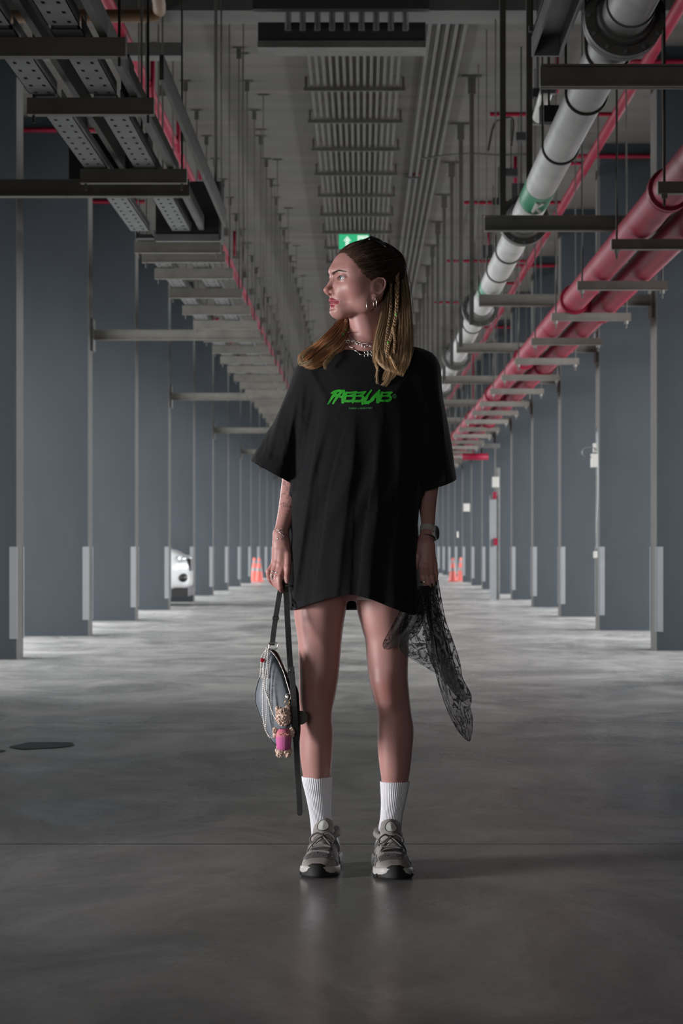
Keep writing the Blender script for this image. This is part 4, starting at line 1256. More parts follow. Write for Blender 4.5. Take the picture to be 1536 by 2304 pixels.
SV, SF = surface_nets(shirt_ev, (R(545-815), 6.36, zc(1420)), (R(1045-815), 6.84, zc(755)), .0036)
# cut the openings: hem, sleeves, neck
def cut(V, F, c, push):
    out = c > 0
    F = F[~out[F].all(1)]
    V = V.copy(); V[out] = push(V[out], c[out])
    used = np.unique(F); mp = -np.ones(len(V), int); mp[used] = np.arange(len(used))
    return V[used], mp[F]
px_ = VX + SV[:,0] / PXM
# front hem follows the picture; the back hangs level
def hem_z(V):
    px = VX + V[:, 0] / PXM; w = np.clip((V[:, 1] - D0 + .12) / .16, 0, 1); w = w * w * (3 - 2 * w)
    yp = hem_front(px) * (1 - w) + 1373 * w
    return CAMZ + (VY - yp) * (V[:, 1] / FPX)
c = hem_z(SV) - SV[:, 2]
def ph(v, c):
    v = v.copy(); v[:, 2] += c; return v
SV, SF = cut(SV, SF, c, ph)
for part, p0, nn in ((SLL, W(612,1064,.015), (-.5, -.866)), (SLR, W(985,1090,.015), (.30, -.954))):
    n3 = np.array([nn[0], 0.10 if part is SLR else .0, nn[1]]); n3 /= np.linalg.norm(n3)
    c = (SV - np.array(p0)) @ n3
    t_ev = sh_torso(SV); s_ev = part.ev(SV)
    c = np.where((s_ev < t_ev - .002), c, -1)
    SV, SF = cut(SV, SF, c, lambda v, c, n3=n3: v - n3 * c[:, None])
nc = np.array([R(829 - 815), 6.6 + .022]); nr = np.array([.062, .066])
d2 = (SV[:, :2] - nc) / nr; rr = np.sqrt((d2 ** 2).sum(1))
c = np.where(SV[:, 2] > zc(812), 1 - rr, -1)
def pn(v, c):
    v = v.copy(); d = v[:, :2] - nc; r_ = np.sqrt(((d / nr) ** 2).sum(1))[:, None]; v[:, :2] = nc + d / np.maximum(r_, 1e-3); return v
SV, SF = cut(SV, SF, c, pn)
t = NT('black_cotton_jersey'); v = t.coords((1, 1, 1)); nz = t.noise(v, 60, 4); wv = t.noise(t.coords((1, 1, .25)), 1400, 2)
t.set(color=t.ramp(nz, [(.3, (.0075, .0075, .0088)), (.7, (.0100, .0098, .0115))]), rough=.9, spec=.18, sheen=.10)
t.b.inputs['Sheen Roughness'].default_value = .4
t.bump(wv, .25, .0004); M['cotton'] = t.m
shirt = link_mesh('t_shirt', SV, SF, M['cotton'], person)
shirt.data.validate()
md = shirt.modifiers.new('smooth', 'SMOOTH'); md.factor = .5; md.iterations = 2
SBVH = BVHTree.FromPolygons([Vector(p) for p in SV.tolist()], SF.tolist())
BBVH = BVHTree.FromPolygons([Vector(p) for p in BV.tolist()], BF.tolist())
EYEP = Vector((0, 0, CAMZ))
def hit(px, py, bvh=SBVH, off=.0):
    d = (P(px, py, 6.0) - EYEP).normalized()
    r = bvh.ray_cast(EYEP, d)
    if r[0] is None: return None
    return r[0] - d * off
def hit_dy(px, py, default=-.08):
    a = hit(px, py); b = hit(px, py, BBVH); ys = [q.y for q in (a, b) if q is not None]
    return min(ys) - D0 if ys else default
# collar rib
m = MB(); pts = []
for k in range(56):
    a = 2 * PI * k / 56; x = nc[0] + nr[0] * math.cos(a); y = nc[1] + nr[1] * math.sin(a)
    r = SBVH.ray_cast(Vector((x + .004 * math.cos(a), y + .004 * math.sin(a), 2.0)), Vector((0, 0, -1)))
    z = r[0].z if r[0] else zc(785)
    pts.append([x, y, z])
pts = np.array(pts)
for _ in range(4): pts = (pts + np.roll(pts, 1, 0) + np.roll(pts, -1, 0)) / 3
m.tube([Vector(p) for p in pts], .0065, 10, closed=True, flat=1.0); m.build('collar', M['cotton'], shirt, smooth=True)

# print on the chest
t = NT('green_print'); t.set(color=t.ramp(t.noise(t.coords(), 60, 3), [(.3, (.012, .34, .012)), (.7, (.02, .46, .02))]), rough=.6); M['print'] = t.m
t = NT('green_print_small'); t.set(color=t.ramp(t.noise(t.coords(), 60, 3), [(.3, (.04, .20, .06)), (.7, (.05, .24, .08))]), rough=.6); M['print2'] = t.m
def conform(polys, name, mat, parent, off=.0008):
    """polys: list of closed px outlines (lists of (px,py)) -> thin print lying on the cloth; each drawn as fan of small cells"""
    V = []; F = []
    for j_, (pts, tris) in enumerate(polys):
        n0 = len(V)
        for (x, y) in pts:
            h_ = hit(x, y, SBVH, off + j_ * 2e-5); V.append(tuple(h_ if h_ else W(x, y, -.15)))
        F += [tuple(n0 + i for i in tr) for tr in tris]
    return link_mesh(name, V, F, mat, parent, False)
def Zl(x, y): return (720 + x * 190 / 1536., 860 + y * 80 / 647.)
def stroke(pts, w):
    """tapered brush stroke, px; w list of half widths"""
    c = catmull([(*p, r * 1.14) for p, r in zip(pts, w)], 6); out = []; tri = []
    n = len(c); L_ = []; R_ = []
    for i in range(n):
        a = c[min(i + 1, n - 1)][:2] - c[max(i - 1, 0)][:2]; a = a / (np.linalg.norm(a) + 1e-9); nn = np.array([-a[1], a[0]])
        L_.append(c[i][:2] + nn * c[i][2]); R_.append(c[i][:2] - nn * c[i][2])
    pts2 = [tuple(p) for p in L_ + R_]
    for i in range(n - 1): tri.append((i, i + 1, n + i + 1, n + i))
    for e, sg in ((0, -1), (n - 1, 1)):           # round ends
        a = c[min(e + 1, n - 1)][:2] - c[max(e - 1, 0)][:2]; ang = math.atan2(a[1], a[0]); k0 = len(pts2)
        for q in range(7):
            b = ang + (PI / 2 + sg * 0 ) - q * PI / 6 if sg > 0 else ang + PI / 2 + q * PI / 6
            pts2.append((c[e][0] + c[e][2] * math.cos(b), c[e][1] + c[e][2] * math.sin(b)))
        for q in range(6): pts2_c = None; tri.append((k0 + q, k0 + q + 1, k0))
    return [Zl(*p) for p in pts2], tri
def arc(cx, cy, rx, ry, a0, a1, n=10): return [(cx + rx * math.cos(a), cy + ry * math.sin(a)) for a in np.linspace(a0, a1, n)]
ST = []
def st(pts, w): ST.append(stroke(pts, w if isinstance(w, list) else [w] * len(pts)))
# F
st([(208,198),(270,168),(340,155),(410,152)], [13,19,18,13]); st([(300,165),(235,250),(185,330),(143,395)], [22,22,16,11]); st([(235,262),(290,235),(330,225)], [16,17,12])
# A
st([(420,155),(360,205),(310,270),(268,330),(236,385)], [16,20,22,18,15]); st([(438,150),(428,220),(415,300),(408,370)], [14,22,26,19]); st([(330,255),(370,265),(420,262)], [14,17,17])
# B
def B(x, s=1.0):
    st([(x+0,185),(x-18,240),(x-35,300),(x-60,352)], [16,20,22,20])
    st([(x-10,188),(x+70,190),(x+140,182),(x+185,172)], [12,15,15,11])
    st([(x+170,180),(x+130,222),(x+60,246),(x-10,250)], [14,16,14,14])
    st([(x+60,248),(x+120,256),(x+140,290),(x+95,338),(x+20,345),(x-50,342)], [13,18,22,20,20,20])
B(480); B(645)
st([(590,345),(596,378)], [18,10]); st([(430,345),(430,370)], [16,10])
# L
st([(932,148),(880,215),(835,290),(800,345),(770,392)], [13,18,24,26,20]); st([(770,372),(840,372),(920,345),(972,308)], [22,24,22,18]); st([(870,370),(880,392)], [20,10])
# A
st([(1078,150),(1020,220),(965,280),(930,320)], [15,20,22,20]); st([(1074,148),(1062,220),(1050,300),(1040,365)], [15,22,27,20]); st([(965,262),(1010,268),(1060,265)], [14,18,18]); st([(1040,350),(1070,372)], [16,9])
# B
st([(1125,185),(1110,245),(1085,300),(1065,345)], [16,20,22,20]); st([(1115,190),(1200,190),(1270,186),(1310,182)], [12,15,15,12])
st([(1290,190),(1255,225),(1190,248),(1120,252)], [14,16,14,14]); st([(1190,250),(1265,258),(1285,295),(1240,335),(1160,338),(1090,335)], [13,18,20,22,18,18])
conform(ST, 'chest_print', M['print'], shirt)
st2 = []
ring = arc(1352, 255, 30, 34, 0, 2 * PI, 22); ST = []; st(ring, 6); st([(1345,270),(1345,242),(1360,244),(1362,254),(1346,258)], 3.2); st([(1352,258),(1364,270)], 3.2)
conform(ST, 'registered_mark', M['print2'], shirt)
# small lettering, plain block capitals
LET = {'F': [[(0,0),(0,1)],[(0,0),(.8,0)],[(0,.48),(.65,.48)]], 'A': [[(0,1),(.45,0),(.9,1)],[(.2,.65),(.7,.65)]], 'B': [[(0,0),(0,1)],[(0,0),(.6,.03),(.7,.24),(.55,.46),(0,.48)],[(.5,.48),(.8,.6),(.75,.9),(.5,1),(0,1)]],
       'R': [[(0,0),(0,1)],[(0,0),(.6,.03),(.75,.26),(.6,.5),(0,.52)],[(.4,.52),(.8,1)]], 'I': [[(.1,0),(.1,1)]], 'C': [[(.85,.2),(.6,0),(.25,.03),(0,.35),(.02,.7),(.3,1),(.65,.98),(.87,.8)]],
       'L': [[(0,0),(0,1)],[(0,1),(.7,1)]], 'O': [[(.45,0),(.1,.15),(0,.5),(.1,.85),(.45,1),(.8,.85),(.9,.5),(.8,.15),(.45,0)]], 'T': [[(0,0),(.9,0)],[(.45,0),(.45,1)]], 'Y': [[(0,0),(.45,.5),(.9,0)],[(.45,.5),(.45,1)]]}
ST = []; x = 527
for ch in 'FABRIC LABORATORY':
    if ch == ' ': x += 16; continue
    wd = 10 if ch == 'I' else 25
    for pl in LET[ch]:
        yy = 464 + (x - 527) * -.018
        pp = [(x + a * (22 if ch != 'I' else 22), yy + b * 25) for a, b in pl]
        for i in range(len(pp) - 1): st([pp[i], pp[i+1]], 2.9)
    x += wd + 2.2
conform(ST, 'small_print', M['print2'], shirt)

# shorts hem that shows on her left thigh
t = simple('white_shorts_cotton', (.55, .52, .50), .9, 0, .05, 30)
m = MB(); n = 40; v = []; f = []
for i, (y, r) in enumerate([(1310, 65), (1330, 64), (1346, 63.2), (1349, 62)]):
    c0 = W(np.interp(y, [1250,1345], [868,861]), y - 0, .008)
    for k in range(n):
        a = 2 * PI * k / n; v.append((c0.x + R(r) * math.cos(a), c0.y + R(r) * 1.07 * math.sin(a), c0.z))
for i in range(3):
    for k in range(n): f.append((i*n+k, i*n+(k+1)%n, (i+1)*n+(k+1)%n, (i+1)*n+k))
MB().add(v, f).build('shorts', t, person, smooth=True)

# ================================================================== SOCKS
t = NT('white_ribbed_cotton'); t.set(color=t.ramp(t.noise(t.coords(), 40, 3), [(.3, (.74, .75, .80)), (.7, (.82, .83, .88))]), rough=.9, spec=.2, sheen=.2); t.bump(t.noise(t.coords(), 700, 2), .2, .0005); M['sock'] = t.m
def sock(rows, name='sock'):
    n = 44 * 8; q = catmull(rows, 6); v = []; f = []
    for (y, c, r, d) in q:
        c0 = W(c, y, d)
        for k in range(n):
            a = 2 * PI * k / n; rr = R(r) + .00085 * math.sin(44 * a) * (1 if y > 1752 else .5)
            v.append((c0.x + rr * math.cos(a), c0.y + rr * 1.06 * math.sin(a), c0.z))
    m_ = len(q)
    for i in range(m_ - 1):
        for k in range(n): f.append((i*n+k, i*n+(k+1)%n, (i+1)*n+(k+1)%n, (i+1)*n+k))
    o = MB().add(v, f).build(name, M['sock'], person, smooth=True)
    s_ = o.modifiers.new('solid', 'SOLIDIFY'); s_.thickness = .0022; s_.offset = -1
    return o
sock([(1747,713,34.6,.040),(1760,713.6,33.2,.041),(1795,717,28,.048),(1830,720.5,24.5,.054),(1860,724.5,25,.058),(1885,729,28,.060),(1905,732,31,.062)])
sock([(1758,888,33.4,.040),(1770,887.5,32.0,.041),(1805,884.5,27.4,.048),(1835,880.5,24.8,.054),(1862,877,25.5,.058),(1885,875,28,.060),(1905,874,31,.062)])

# ================================================================== SHOES
M['suede'] = simple('warm_grey_suede', (.30, .28, .265), .85, 0, .12, 60, bump=.15)
M['suede_d'] = simple('dark_grey_mesh', (.13, .125, .125), .7, 0, .3, 400, bump=.4)
M['mid'] = simple('off_white_midsole', (.50, .49, .475), .55, 0, .08, 30)
M['lace'] = simple('flat_grey_shoe_lace', (.17, .165, .165), .8, 0, .2, 200)
M['lace_d'] = simple('dark_shoe_lace', (.06, .058, .058), .7, 0, .2, 200)
t = NT('ridged_heel_foam'); v = t.coords(); vo = t.n('ShaderNodeTexVoronoi'); vo.inputs['Scale'].default_value = 130; t.l(v, vo.inputs['Vector'])
t.set(color=t.ramp(vo.outputs['Distance'], [(0, (.50, .49, .48)), (.5, (.38, .37, .365)), (.8, (.12, .12, .12))]), rough=.6); t.bump(vo.outputs['Distance'], .6, .002); M['foam'] = t.m
def shoe(toe_px, heel_px, y_toe, y_heel, sgn):
    """built in shoe space: l from heel to toe, w to the side, z up"""
    T = P(toe_px, VY, y_toe); H = P(heel_px, VY, y_heel)
    ax = Vector((T.x - H.x, T.y - H.y, 0)); Ls = ax.length; ax.normalize(); sd = Vector((-ax.y, ax.x, 0))
    O = Vector((H.x, H.y, 0))
    def G(l, w, z): return O + ax * l + sd * w + Vector((0, 0, z))
    K = Ls / .285
    root = empty('shoe', O + ax * Ls / 2 - person.location); root.parent = person
    tab = np.array([  # l, half width, top of the upper
        (0, .024, .078), (.012, .031, .098), (.035, .036, .100), (.07, .038, .094), (.105, .040, .092), (.135, .0425, .086), (.165, .046, .074), (.195, .0490, .062), (.225, .0490, .053), (.250, .044, .046), (.268, .034, .040), (.280, .018, .032), (.2835, .006, .026)])
    def ww(l): return np.interp(l, tab[:, 0], tab[:, 1])
    def hh(l): return np.interp(l, tab[:, 0], tab[:, 2])
    def bend(l, w): return sgn * .010 * math.sin(max(0, l - .08) / .2 * 1.5)   # toe box turns a little inwards
    ls = np.concatenate([np.linspace(0, .03, 6), np.linspace(.04, .25, 22), np.linspace(.256, .2835, 9)])
    n = 33; v = []; f = []
    def US(l, a):
        """upper surface, a from 0 (one side) to pi (other side)"""
        w_, h_ = ww(l), hh(l); c, s = math.cos(a), math.sin(a)
        zz = .020 + (h_ - .020) * abs(s) ** .62; x = w_ * abs(c) ** (.78) * (1 if c > 0 else -1)
        pinch = 1 - .22 * (abs(s) ** 2) * min(1, max(0, (.2 - l) / .1))
        return G(l * K, x * pinch + bend(l, 0), zz)
    for l in ls:
        for k in range(n): v.append(US(l, PI * k / (n - 1)))
    for i in range(len(ls) - 1):
        for k in range(n - 1): f.append((i*n+k, i*n+k+1, (i+1)*n+k+1, (i+1)*n+k))
    f.append(tuple(range(n))); f.append(tuple((len(ls)-1)*n + k for k in reversed(range(n))))
    up = MB().add(v, f).build('upper', M['suede'], root, smooth=True)
    # soles
    def slab(name, z0, z1, grow0, grow1, mat, l0=0, l1=.2835, toe_up=0.0, par=root):
        v = []; f = []; lls = np.linspace(l0, l1, 40); n = 0
        outline = [(l, 1) for l in lls] + [(l, -1) for l in reversed(lls)]
        for z, gr in ((z0, grow0), (z0 + (z1 - z0) * .25, grow0 + .0012), (z0 + (z1 - z0) * .8, (grow0 + grow1) / 2 + .0012), (z1, grow1)):
            for (l, s) in outline:
                wq = (ww(l) + gr) * (1 if l > .02 else .8 + .2 * l / .02) * (1 - .14 * math.exp(-((l - .125) / .03) ** 2))
                ll = -gr * (1 - l / .06) * 1.2 if l < .06 else (gr * 1.2 * (l - .22) / .06 if l > .22 else 0)
                v.append(G((l + ll) * K, s * wq + bend(l, 0), z + toe_up * max(0, (l - .20) / .08) ** 2))
        n = len(outline)
        for i in range(3):
            for k in range(n): f.append((i*n+k, i*n+(k+1)%n, (i+1)*n+(k+1)%n, (i+1)*n+k))
        f.append(tuple(reversed(range(n)))); f.append(tuple(3*n + k for k in range(n)))
        return MB().add(v, f).build(name, mat, par, auto=.7)
    slab('outsole', .0, .009, .002, .003, M['rubber'], toe_up=.008)
    slab('midsole', .0085, .025, .0035, .0015, M['mid'], toe_up=.007)
    slab('heel_foam', .0090, .040, .0065, .0030, M['foam'], 0.0, .10)
    # black toe bumper and treads
    m = MB()
    rows = []
    for i, tt in enumerate(np.linspace(0, 1, 9)):
        half = .50 * (1 - tt ** 1.6) ** .8 + .16
        row = []
        for k in range(13):
            a = (k / 12 - .5) * 2 * half; z = .004 + .034 * tt
            l = .2950 - .013 * tt ** 2 - .085 * a * a; w = .066 * a
            row.append(G(l * K, w + bend(l, 0), z))
        rows.append(row)
    v = [p for r in rows for p in r]; f = [(i*13+k, i*13+k+1, (i+1)*13+k+1, (i+1)*13+k) for i in range(8) for k in range(12)]
    tb = MB().add(v, f).build('toe_bumper', M['rubber'], root, smooth=True)
    s_ = tb.modifiers.new('solid', 'SOLIDIFY'); s_.thickness = .004; s_.offset = 0
    m = MB()
    for k in range(9):
        a = (k / 8 - .5) * 1.5; l = .283 - .055 * a * a; c0 = G(l * K, .055 * a * 1.1 + bend(l, 0), .009)
        m.sphere(c0, .0065, 6, 5, (1, 1, .9))
    m.build('tread_lugs', M['rubber'], tb)
    # darker mesh toe panel with tiny studs
    def patch(name, l0, l1, a0, a1, mat, off=.0012, nl=8, na=14, par=root):
        v = []; f = []
        cc = G((l0 + l1) / 2 * K, 0, .02)
        for i in range(nl):
            for k in range(na):
                l = l0 + (l1 - l0) * i / (nl - 1); a = a0 + (a1 - a0) * k / (na - 1); p = US(l, a); d = (p - cc).normalized()
                v.append(p + d * off)
        for i in range(nl - 1):
            for k in range(na - 1): f.append((i*na+k, i*na+k+1, (i+1)*na+k+1, (i+1)*na+k))
        return MB().add(v, f).build(name, mat, par, smooth=True)
    mp_ = patch('mesh_panel', .205, .240, .75, PI - .75, M['suede_d'])
    m = MB()
    for k in range(26):
        l = random.uniform(.2, .238); a = random.uniform(.8, PI - .8); p = US(l, a); m.sphere(p + Vector((0, 0, .002)), .0014, 5, 4)
    m.build('studs', M['silver'], mp_)
    for s in (0, 1):
        a0, a1 = (.12, .62) if s == 0 else (PI - .62, PI - .12)
        patch('side_mesh', .175, .225, a0, a1, M['suede_d'], .0010)
        q = patch('heel_overlay', .008, .07, a0 - .05, a1 + .05, M['mid'], .0010)
    # side emblem: a slanted capital N outlined in a lighter edge
    for s in (-1, 1):
        def E(x, y):
            a = .30 + .55 * y; a = a if s > 0 else PI - a
            p = US(.085 + .055 * x, a); return p + (sd * s) * .0016
        for w_, mt, nm in ((.0052, M['suede_d'], 'side_letter_N'), (.0016, M['mid'], 'letter_edge')):
            m = MB()
            for pl in ([(0, 0), (.22, 1)], [(.22, 1), (.72, 0)], [(.72, 0), (.95, 1)]):
                pts = [E(pl[0][0] + (pl[1][0]-pl[0][0])*q/6 + (.10 if nm == 'letter_edge' else 0), pl[0][1] + (pl[1][1]-pl[0][1])*q/6) for q in range(7)]
                m.tube(pts, w_, 6, flat=.5)
            m.build(nm, mt, root, smooth=True)
    # padded collar around the ankle
    pts = []
    for k in range(32):
        a = 2 * PI * k / 32; l = .055 + .048 * math.cos(a); w = .0325 * math.sin(a)
        pts.append(G(l * K, w, .094 + .006 * math.cos(a) * -1 + (.004 if l < .03 else 0)))
    MB().tube(pts, .0085, 10, closed=True).build('collar_padding', M['suede'], root, smooth=True)
    # tongue with oval patch
    v = []; f = []; nr_, nk = 12, 13
    def TG(i, k, off=0):
        t_ = i / (nr_ - 1); a = (k / (nk - 1) - .5) * 2
        l = .165 - .075 * t_ - .012 * a * a * t_; z = .076 + .064 * t_ ** 1.15
        w = (.021 + .007 * math.sin(t_ * 2.6)) * a * (1 if t_ < .9 else .88)
        return G(l * K + off, w, z - .012 * a * a + off)
    for i in range(nr_):
        for k in range(nk): v.append(TG(i, k))
    for i in range(nr_ - 1):
        for k in range(nk - 1): f.append((i*nk+k, i*nk+k+1, (i+1)*nk+k+1, (i+1)*nk+k))
    tg = MB().add(v, f).build('tongue', M['suede'], root, smooth=True)
    s_ = tg.modifiers.new('solid', 'SOLIDIFY'); s_.thickness = .007; s_.offset = 0
    sb = tg.modifiers.new('sub', 'SUBSURF'); sb.levels = 1; sb.render_levels = 1
    c0 = TG(7.6, 6, .0045)
    v = [c0]; f = []
    for k in range(24):
        a = 2 * PI * k / 24; q = TG(7.6 + 2.0 * math.sin(a), 6 + 3.4 * math.cos(a), .0040); v.append(q)
    v[0] = sum(v[1:], Vector((0, 0, 0))) / 24 + ax * .0012 + Vector((0, 0, .0008))
    f = [(0, 1 + k, 1 + (k + 1) % 24) for k in range(24)]
    MB().add(v, f).build('oval_patch', simple('pale_oval_patch', (.62, .64, .62), .4) if 'pale_oval_patch' not in bpy.data.materials else bpy.data.materials['pale_oval_patch'], tg)
    MB().tube(v[1:], .0009, 6, closed=True).build('patch_rim', M['lace_d'], tg)
    # laces
    for i, l in enumerate((.205, .188, .172, .156, .142)):
        pts = [US(l + (.004 if i % 2 else -.003) * q, PI / 2 + q * (.56 if i else .5)) + Vector((0, 0, .0035)) for q in np.linspace(-1, 1, 9)]
        MB().tube(pts, .0034, 8, flat=.55).build('lace', M['lace'] if i % 2 == 0 else M['lace_d'], root, smooth=True)
    kn = US(.136, PI / 2) + Vector((0, 0, .010)) - ax * -.004
    MB().sphere(kn, .0068, 10, 8, (1.2, 1, .9)).build('lace_knot', M['lace_d'], root, smooth=True)
    for s in (-1, 1):
        lp = [kn, kn + sd * s * .016 + Vector((0, 0, .008)) + ax * .004, kn + sd * s * .032 + Vector((0, 0, -.003)) + ax * .008, kn + sd * s * .030 + Vector((0, 0, -.016)) + ax * .012, kn + sd * s * .014 + Vector((0, 0, -.006)) + ax * .008, kn]
        MB().tube([Vector(p) for p in catmull(lp, 6)], .0026, 8, flat=.6).build('lace_loop', M['lace_d'] if s > 0 else M['lace'], root, smooth=True)
        en = [kn, kn + sd * s * .010 + ax * .018 + Vector((0, 0, -.006)), kn + sd * s * .026 + ax * .03 + Vector((0, 0, -.022)), kn + sd * s * .037 + ax * .042 + Vector((0, 0, -.040))]
        MB().tube([Vector(p) for p in catmull(en, 6)], .0018, 6).build('lace_end', M['lace'], root, smooth=True)
    return root
shoe(703, 741, 6.44, 6.722, 1)
shoe(899, 866, 6.405, 6.69, -1)
# ================================================================== HAIR
def head_only(q): return head.ev(q)
# undercoat that follows the skull
hv = hl(BV); hmask = hairmask(hv) * (BV[:, 2] > zc(740)) * (hv[:, 0] < .09) * (hv[:, 2] > -.055)
NB = len(parts[0][0]); F0 = parts[0][1]
sel = (hmask[F0] > .4).all(1); FS = F0[sel]
used = np.unique(FS); mp = -np.ones(NB, int); mp[used] = np.arange(len(used)); VS = parts[0][0][used]
e = 1e-4
gr = np.stack([head_only(VS + np.eye(3)[k] * e) - head_only(VS - np.eye(3)[k] * e) for k in range(3)], 1); gr /= np.linalg.norm(gr, axis=1)[:, None] + 1e-9
lv = hl(VS); edge = np.clip((hairmask_soft(lv) if 'hairmask_soft' in globals() else 1), 0, 1)
line = np.interp(lv[:, 2], [-.06, -.04, -.03, -.010, .002, .027, .053, .064, .070, .074], [-.026, -.018, .000, .018, .034, .054, .065, .064, .072, .10])
thick = .0006 + .0040 * np.clip((line - lv[:, 0]) / .03, 0, 1) * np.clip((lv[:, 2] + .06) / .04, 0, 1)
VS = VS + gr * thick[:, None]
t = NT('dark_rooted_hair'); at = t.n('ShaderNodeVertexColor'); at.layer_name = 'strand'
t.set(color=at.outputs['Color'], rough=.38, spec=.45, aniso=.6); M['hair'] = t.m
M['hair_base'] = simple('dark_hair_base', (.022, .014, .011), .9, 0, .3, 90, spec=.1)
link_mesh('hair_roots', VS, mp[FS], M['hair_base'], person)
def strands(name, paths, radii, colors, parent, nside=3):
    """paths: (N, m, 3); radii (m,); colors (N, m, 3)"""
    N, m_, _ = paths.shape
    t_ = np.zeros_like(paths); t_[:, 1:-1] = paths[:, 2:] - paths[:, :-2]; t_[:, 0] = paths[:, 1] - paths[:, 0]; t_[:, -1] = paths[:, -1] - paths[:, -2]
    t_ /= np.linalg.norm(t_, axis=2, keepdims=True) + 1e-9
    a = np.cross(t_, np.array([.05, 1., .02])); a /= np.linalg.norm(a, axis=2, keepdims=True) + 1e-9; b = np.cross(t_, a)
    V = []
    for k in range(nside):
        ang = 2 * PI * k / nside; V.append(paths + (a * math.cos(ang) + b * math.sin(ang)) * radii[None, :, None])
    V = np.stack(V, 2).reshape(-1, 3)
    base = (np.arange(N)[:, None, None] * m_ + np.arange(m_ - 1)[None, :, None]) * nside; k = np.arange(nside)[None, None, :]; k2 = (k + 1) % nside
    F = np.stack([base + k, base + k2, base + nside + k2, base + nside + k], -1).reshape(-1, 4)
    o = link_mesh(name, V, F, M['hair'], parent)
    ca = o.data.color_attributes.new('strand', 'FLOAT_COLOR', 'POINT')
    C_ = np.repeat(colors.reshape(-1, 3), nside, 0); ca.data.foreach_set('color', np.concatenate([C_, np.ones((len(C_), 1))], 1).ravel().astype(np.float32))
    return o
def grad(c0, c1, t_, jit, N, pw=1.0):
    c0, c1 = np.array(c0), np.array(c1); w = np.clip(t_, 0, 1)[None, :, None] ** pw
    w = np.clip(w + rng.normal(0, .10, (N, 1, 1)), 0, 1)
    return (c0 * (1 - w) + c1 * w) * np.exp(rng.normal(0, jit, (N, 1, 1)))
# combed back strands from the hairline to the gather point
G0 = np.array([-.078, .022, .044])
HLN = [(.000,.071,-.032),(.020,.072,-.012),(.036,.069,.002),(.055,.060,.027),(.066,.045,.050),(.070,.025,.064),(.074,.008,.068),(.074,-.008,.068),(.070,-.025,.064),(.066,-.045,.050),(.055,-.060,.027),(.036,-.069,.002),(.018,-.072,-.012)]
hlc = np.array(catmull(HLN, 20)); N = 3200; m_ = 16
si = rng.uniform(0, 1, N) ** .8; st0 = hlc[(si * (len(hlc) - 1)).astype(int)]
T_ = np.linspace(0, 1, m_)
jump = (np.where(rng.uniform(0, 1, N) < .45, 0, rng.uniform(0, .75, N)))[:, None]                 # many strands start behind the hairline
tt = jump + (1 - jump) * T_[None]
loc = st0[:, None] * (1 - tt[..., None]) + (G0 + rng.normal(0, .007, (N, 1, 3))) * tt[..., None]
loc = loc + rng.normal(0, .0018, (N, 1, 3))
Pq = HC + loc @ HR
shape = Pq.shape; q = Pq.reshape(-1, 3)
target = (.0010 + .0090 * np.clip(tt * 1.8, 0, 1) + rng.uniform(0, .003, (N, 1)) * np.clip(tt * 3, 0, 1)).reshape(-1)
for _ in range(4):
    d = head_only(q); g_ = np.stack([head_only(q + np.eye(3)[k] * e) - head_only(q - np.eye(3)[k] * e) for k in range(3)], 1); g_ /= np.linalg.norm(g_, axis=1)[:, None] + 1e-9
    q = q + g_ * (target - d)[:, None]
Pq = q.reshape(shape)
cols_ = grad((.085, .048, .034), (.018, .012, .010), np.clip(T_ * 2.2, 0, 1), .35, N)
hi_ = rng.uniform(0, 1, (N, 1, 1)) < .10; cols_ = np.where(hi_, cols_ * 3.0 + np.array([.02, .012, .006]), cols_)
strands('combed_hair', Pq, np.interp(T_, [0, .1, .9, 1], [.0002, .0006, .0007, .0005]), cols_, person)
# fine baby hairs at the front
def rows_path(rows, N, depth, clump=0.0, jit=1.0, m_=22, wave=0.0):
    """rows: list of (y0, xl, xr, dy, y1): the lock's left and right edge through the picture; y may differ left to right"""
    a = rng.uniform(0, 1, N); b = rng.uniform(-1, 1, N)
    R_ = np.array(rows, float)
    K = len(R_); T = np.linspace(0, K - 1, m_)
    cr = np.array(catmull(R_, 8)); T8 = np.linspace(0, len(cr) - 1, m_).astype(int); cr = cr[T8]
    X = cr[None, :, 0] * (1 - a[:, None]) + cr[None, :, 2] * a[:, None]
    Yp = cr[None, :, 1] * (1 - a[:, None]) + cr[None, :, 3] * a[:, None]
    DY = cr[None, :, 4] + b[:, None] * depth * cr[None, :, 5]
    ph = rng.uniform(0, 6.28, (N, 1)); tq = np.linspace(0, 1, m_)[None]
    cl = np.floor(a * 26).astype(int); cph = rng.uniform(0, 6.28, 30)[cl][:, None]; cfr = rng.uniform(5, 9, 30)[cl][:, None]; cam_ = rng.normal(0, 1, 30)[cl][:, None]
    ctr = (cl[:, None] + .5) / 26; pull = .55 * tq * (ctr - a[:, None]) * (cr[None, :, 2] - cr[None, :, 0]) if wave else 0
    X = X + pull + rng.normal(0, jit, (N, 1)) + wave * tq * np.sin(tq * 9 + ph) * .35 + wave * 1.3 * tq * cam_ * np.sin(tq * cfr + cph)
    if wave: DY = DY + .006 * cam_ * tq
    Yp = Yp + rng.normal(0, jit, (N, 1))
    ln = rng.uniform(.80, 1.0, (N, 1))                 # uneven ends
    D = D0 + DY
    return np.stack([(X - VX) * D / FPX, D, CAMZ + (VY - Yp) * D / FPX], -1), tq
def trim(paths, lo=.72):
    N, m_, _ = paths.shape; ln = rng.uniform(lo, 1, N) ** .6; T = np.linspace(0, 1, m_)[None] * ln[:, None] * (m_ - 1)
    i = np.minimum(T.astype(int), m_ - 2); fr = (T - i)[..., None]
    return np.take_along_axis(paths, i[..., None].repeat(3, -1), 1) * (1 - fr) + np.take_along_axis(paths, (i + 1)[..., None].repeat(3, -1), 1) * fr
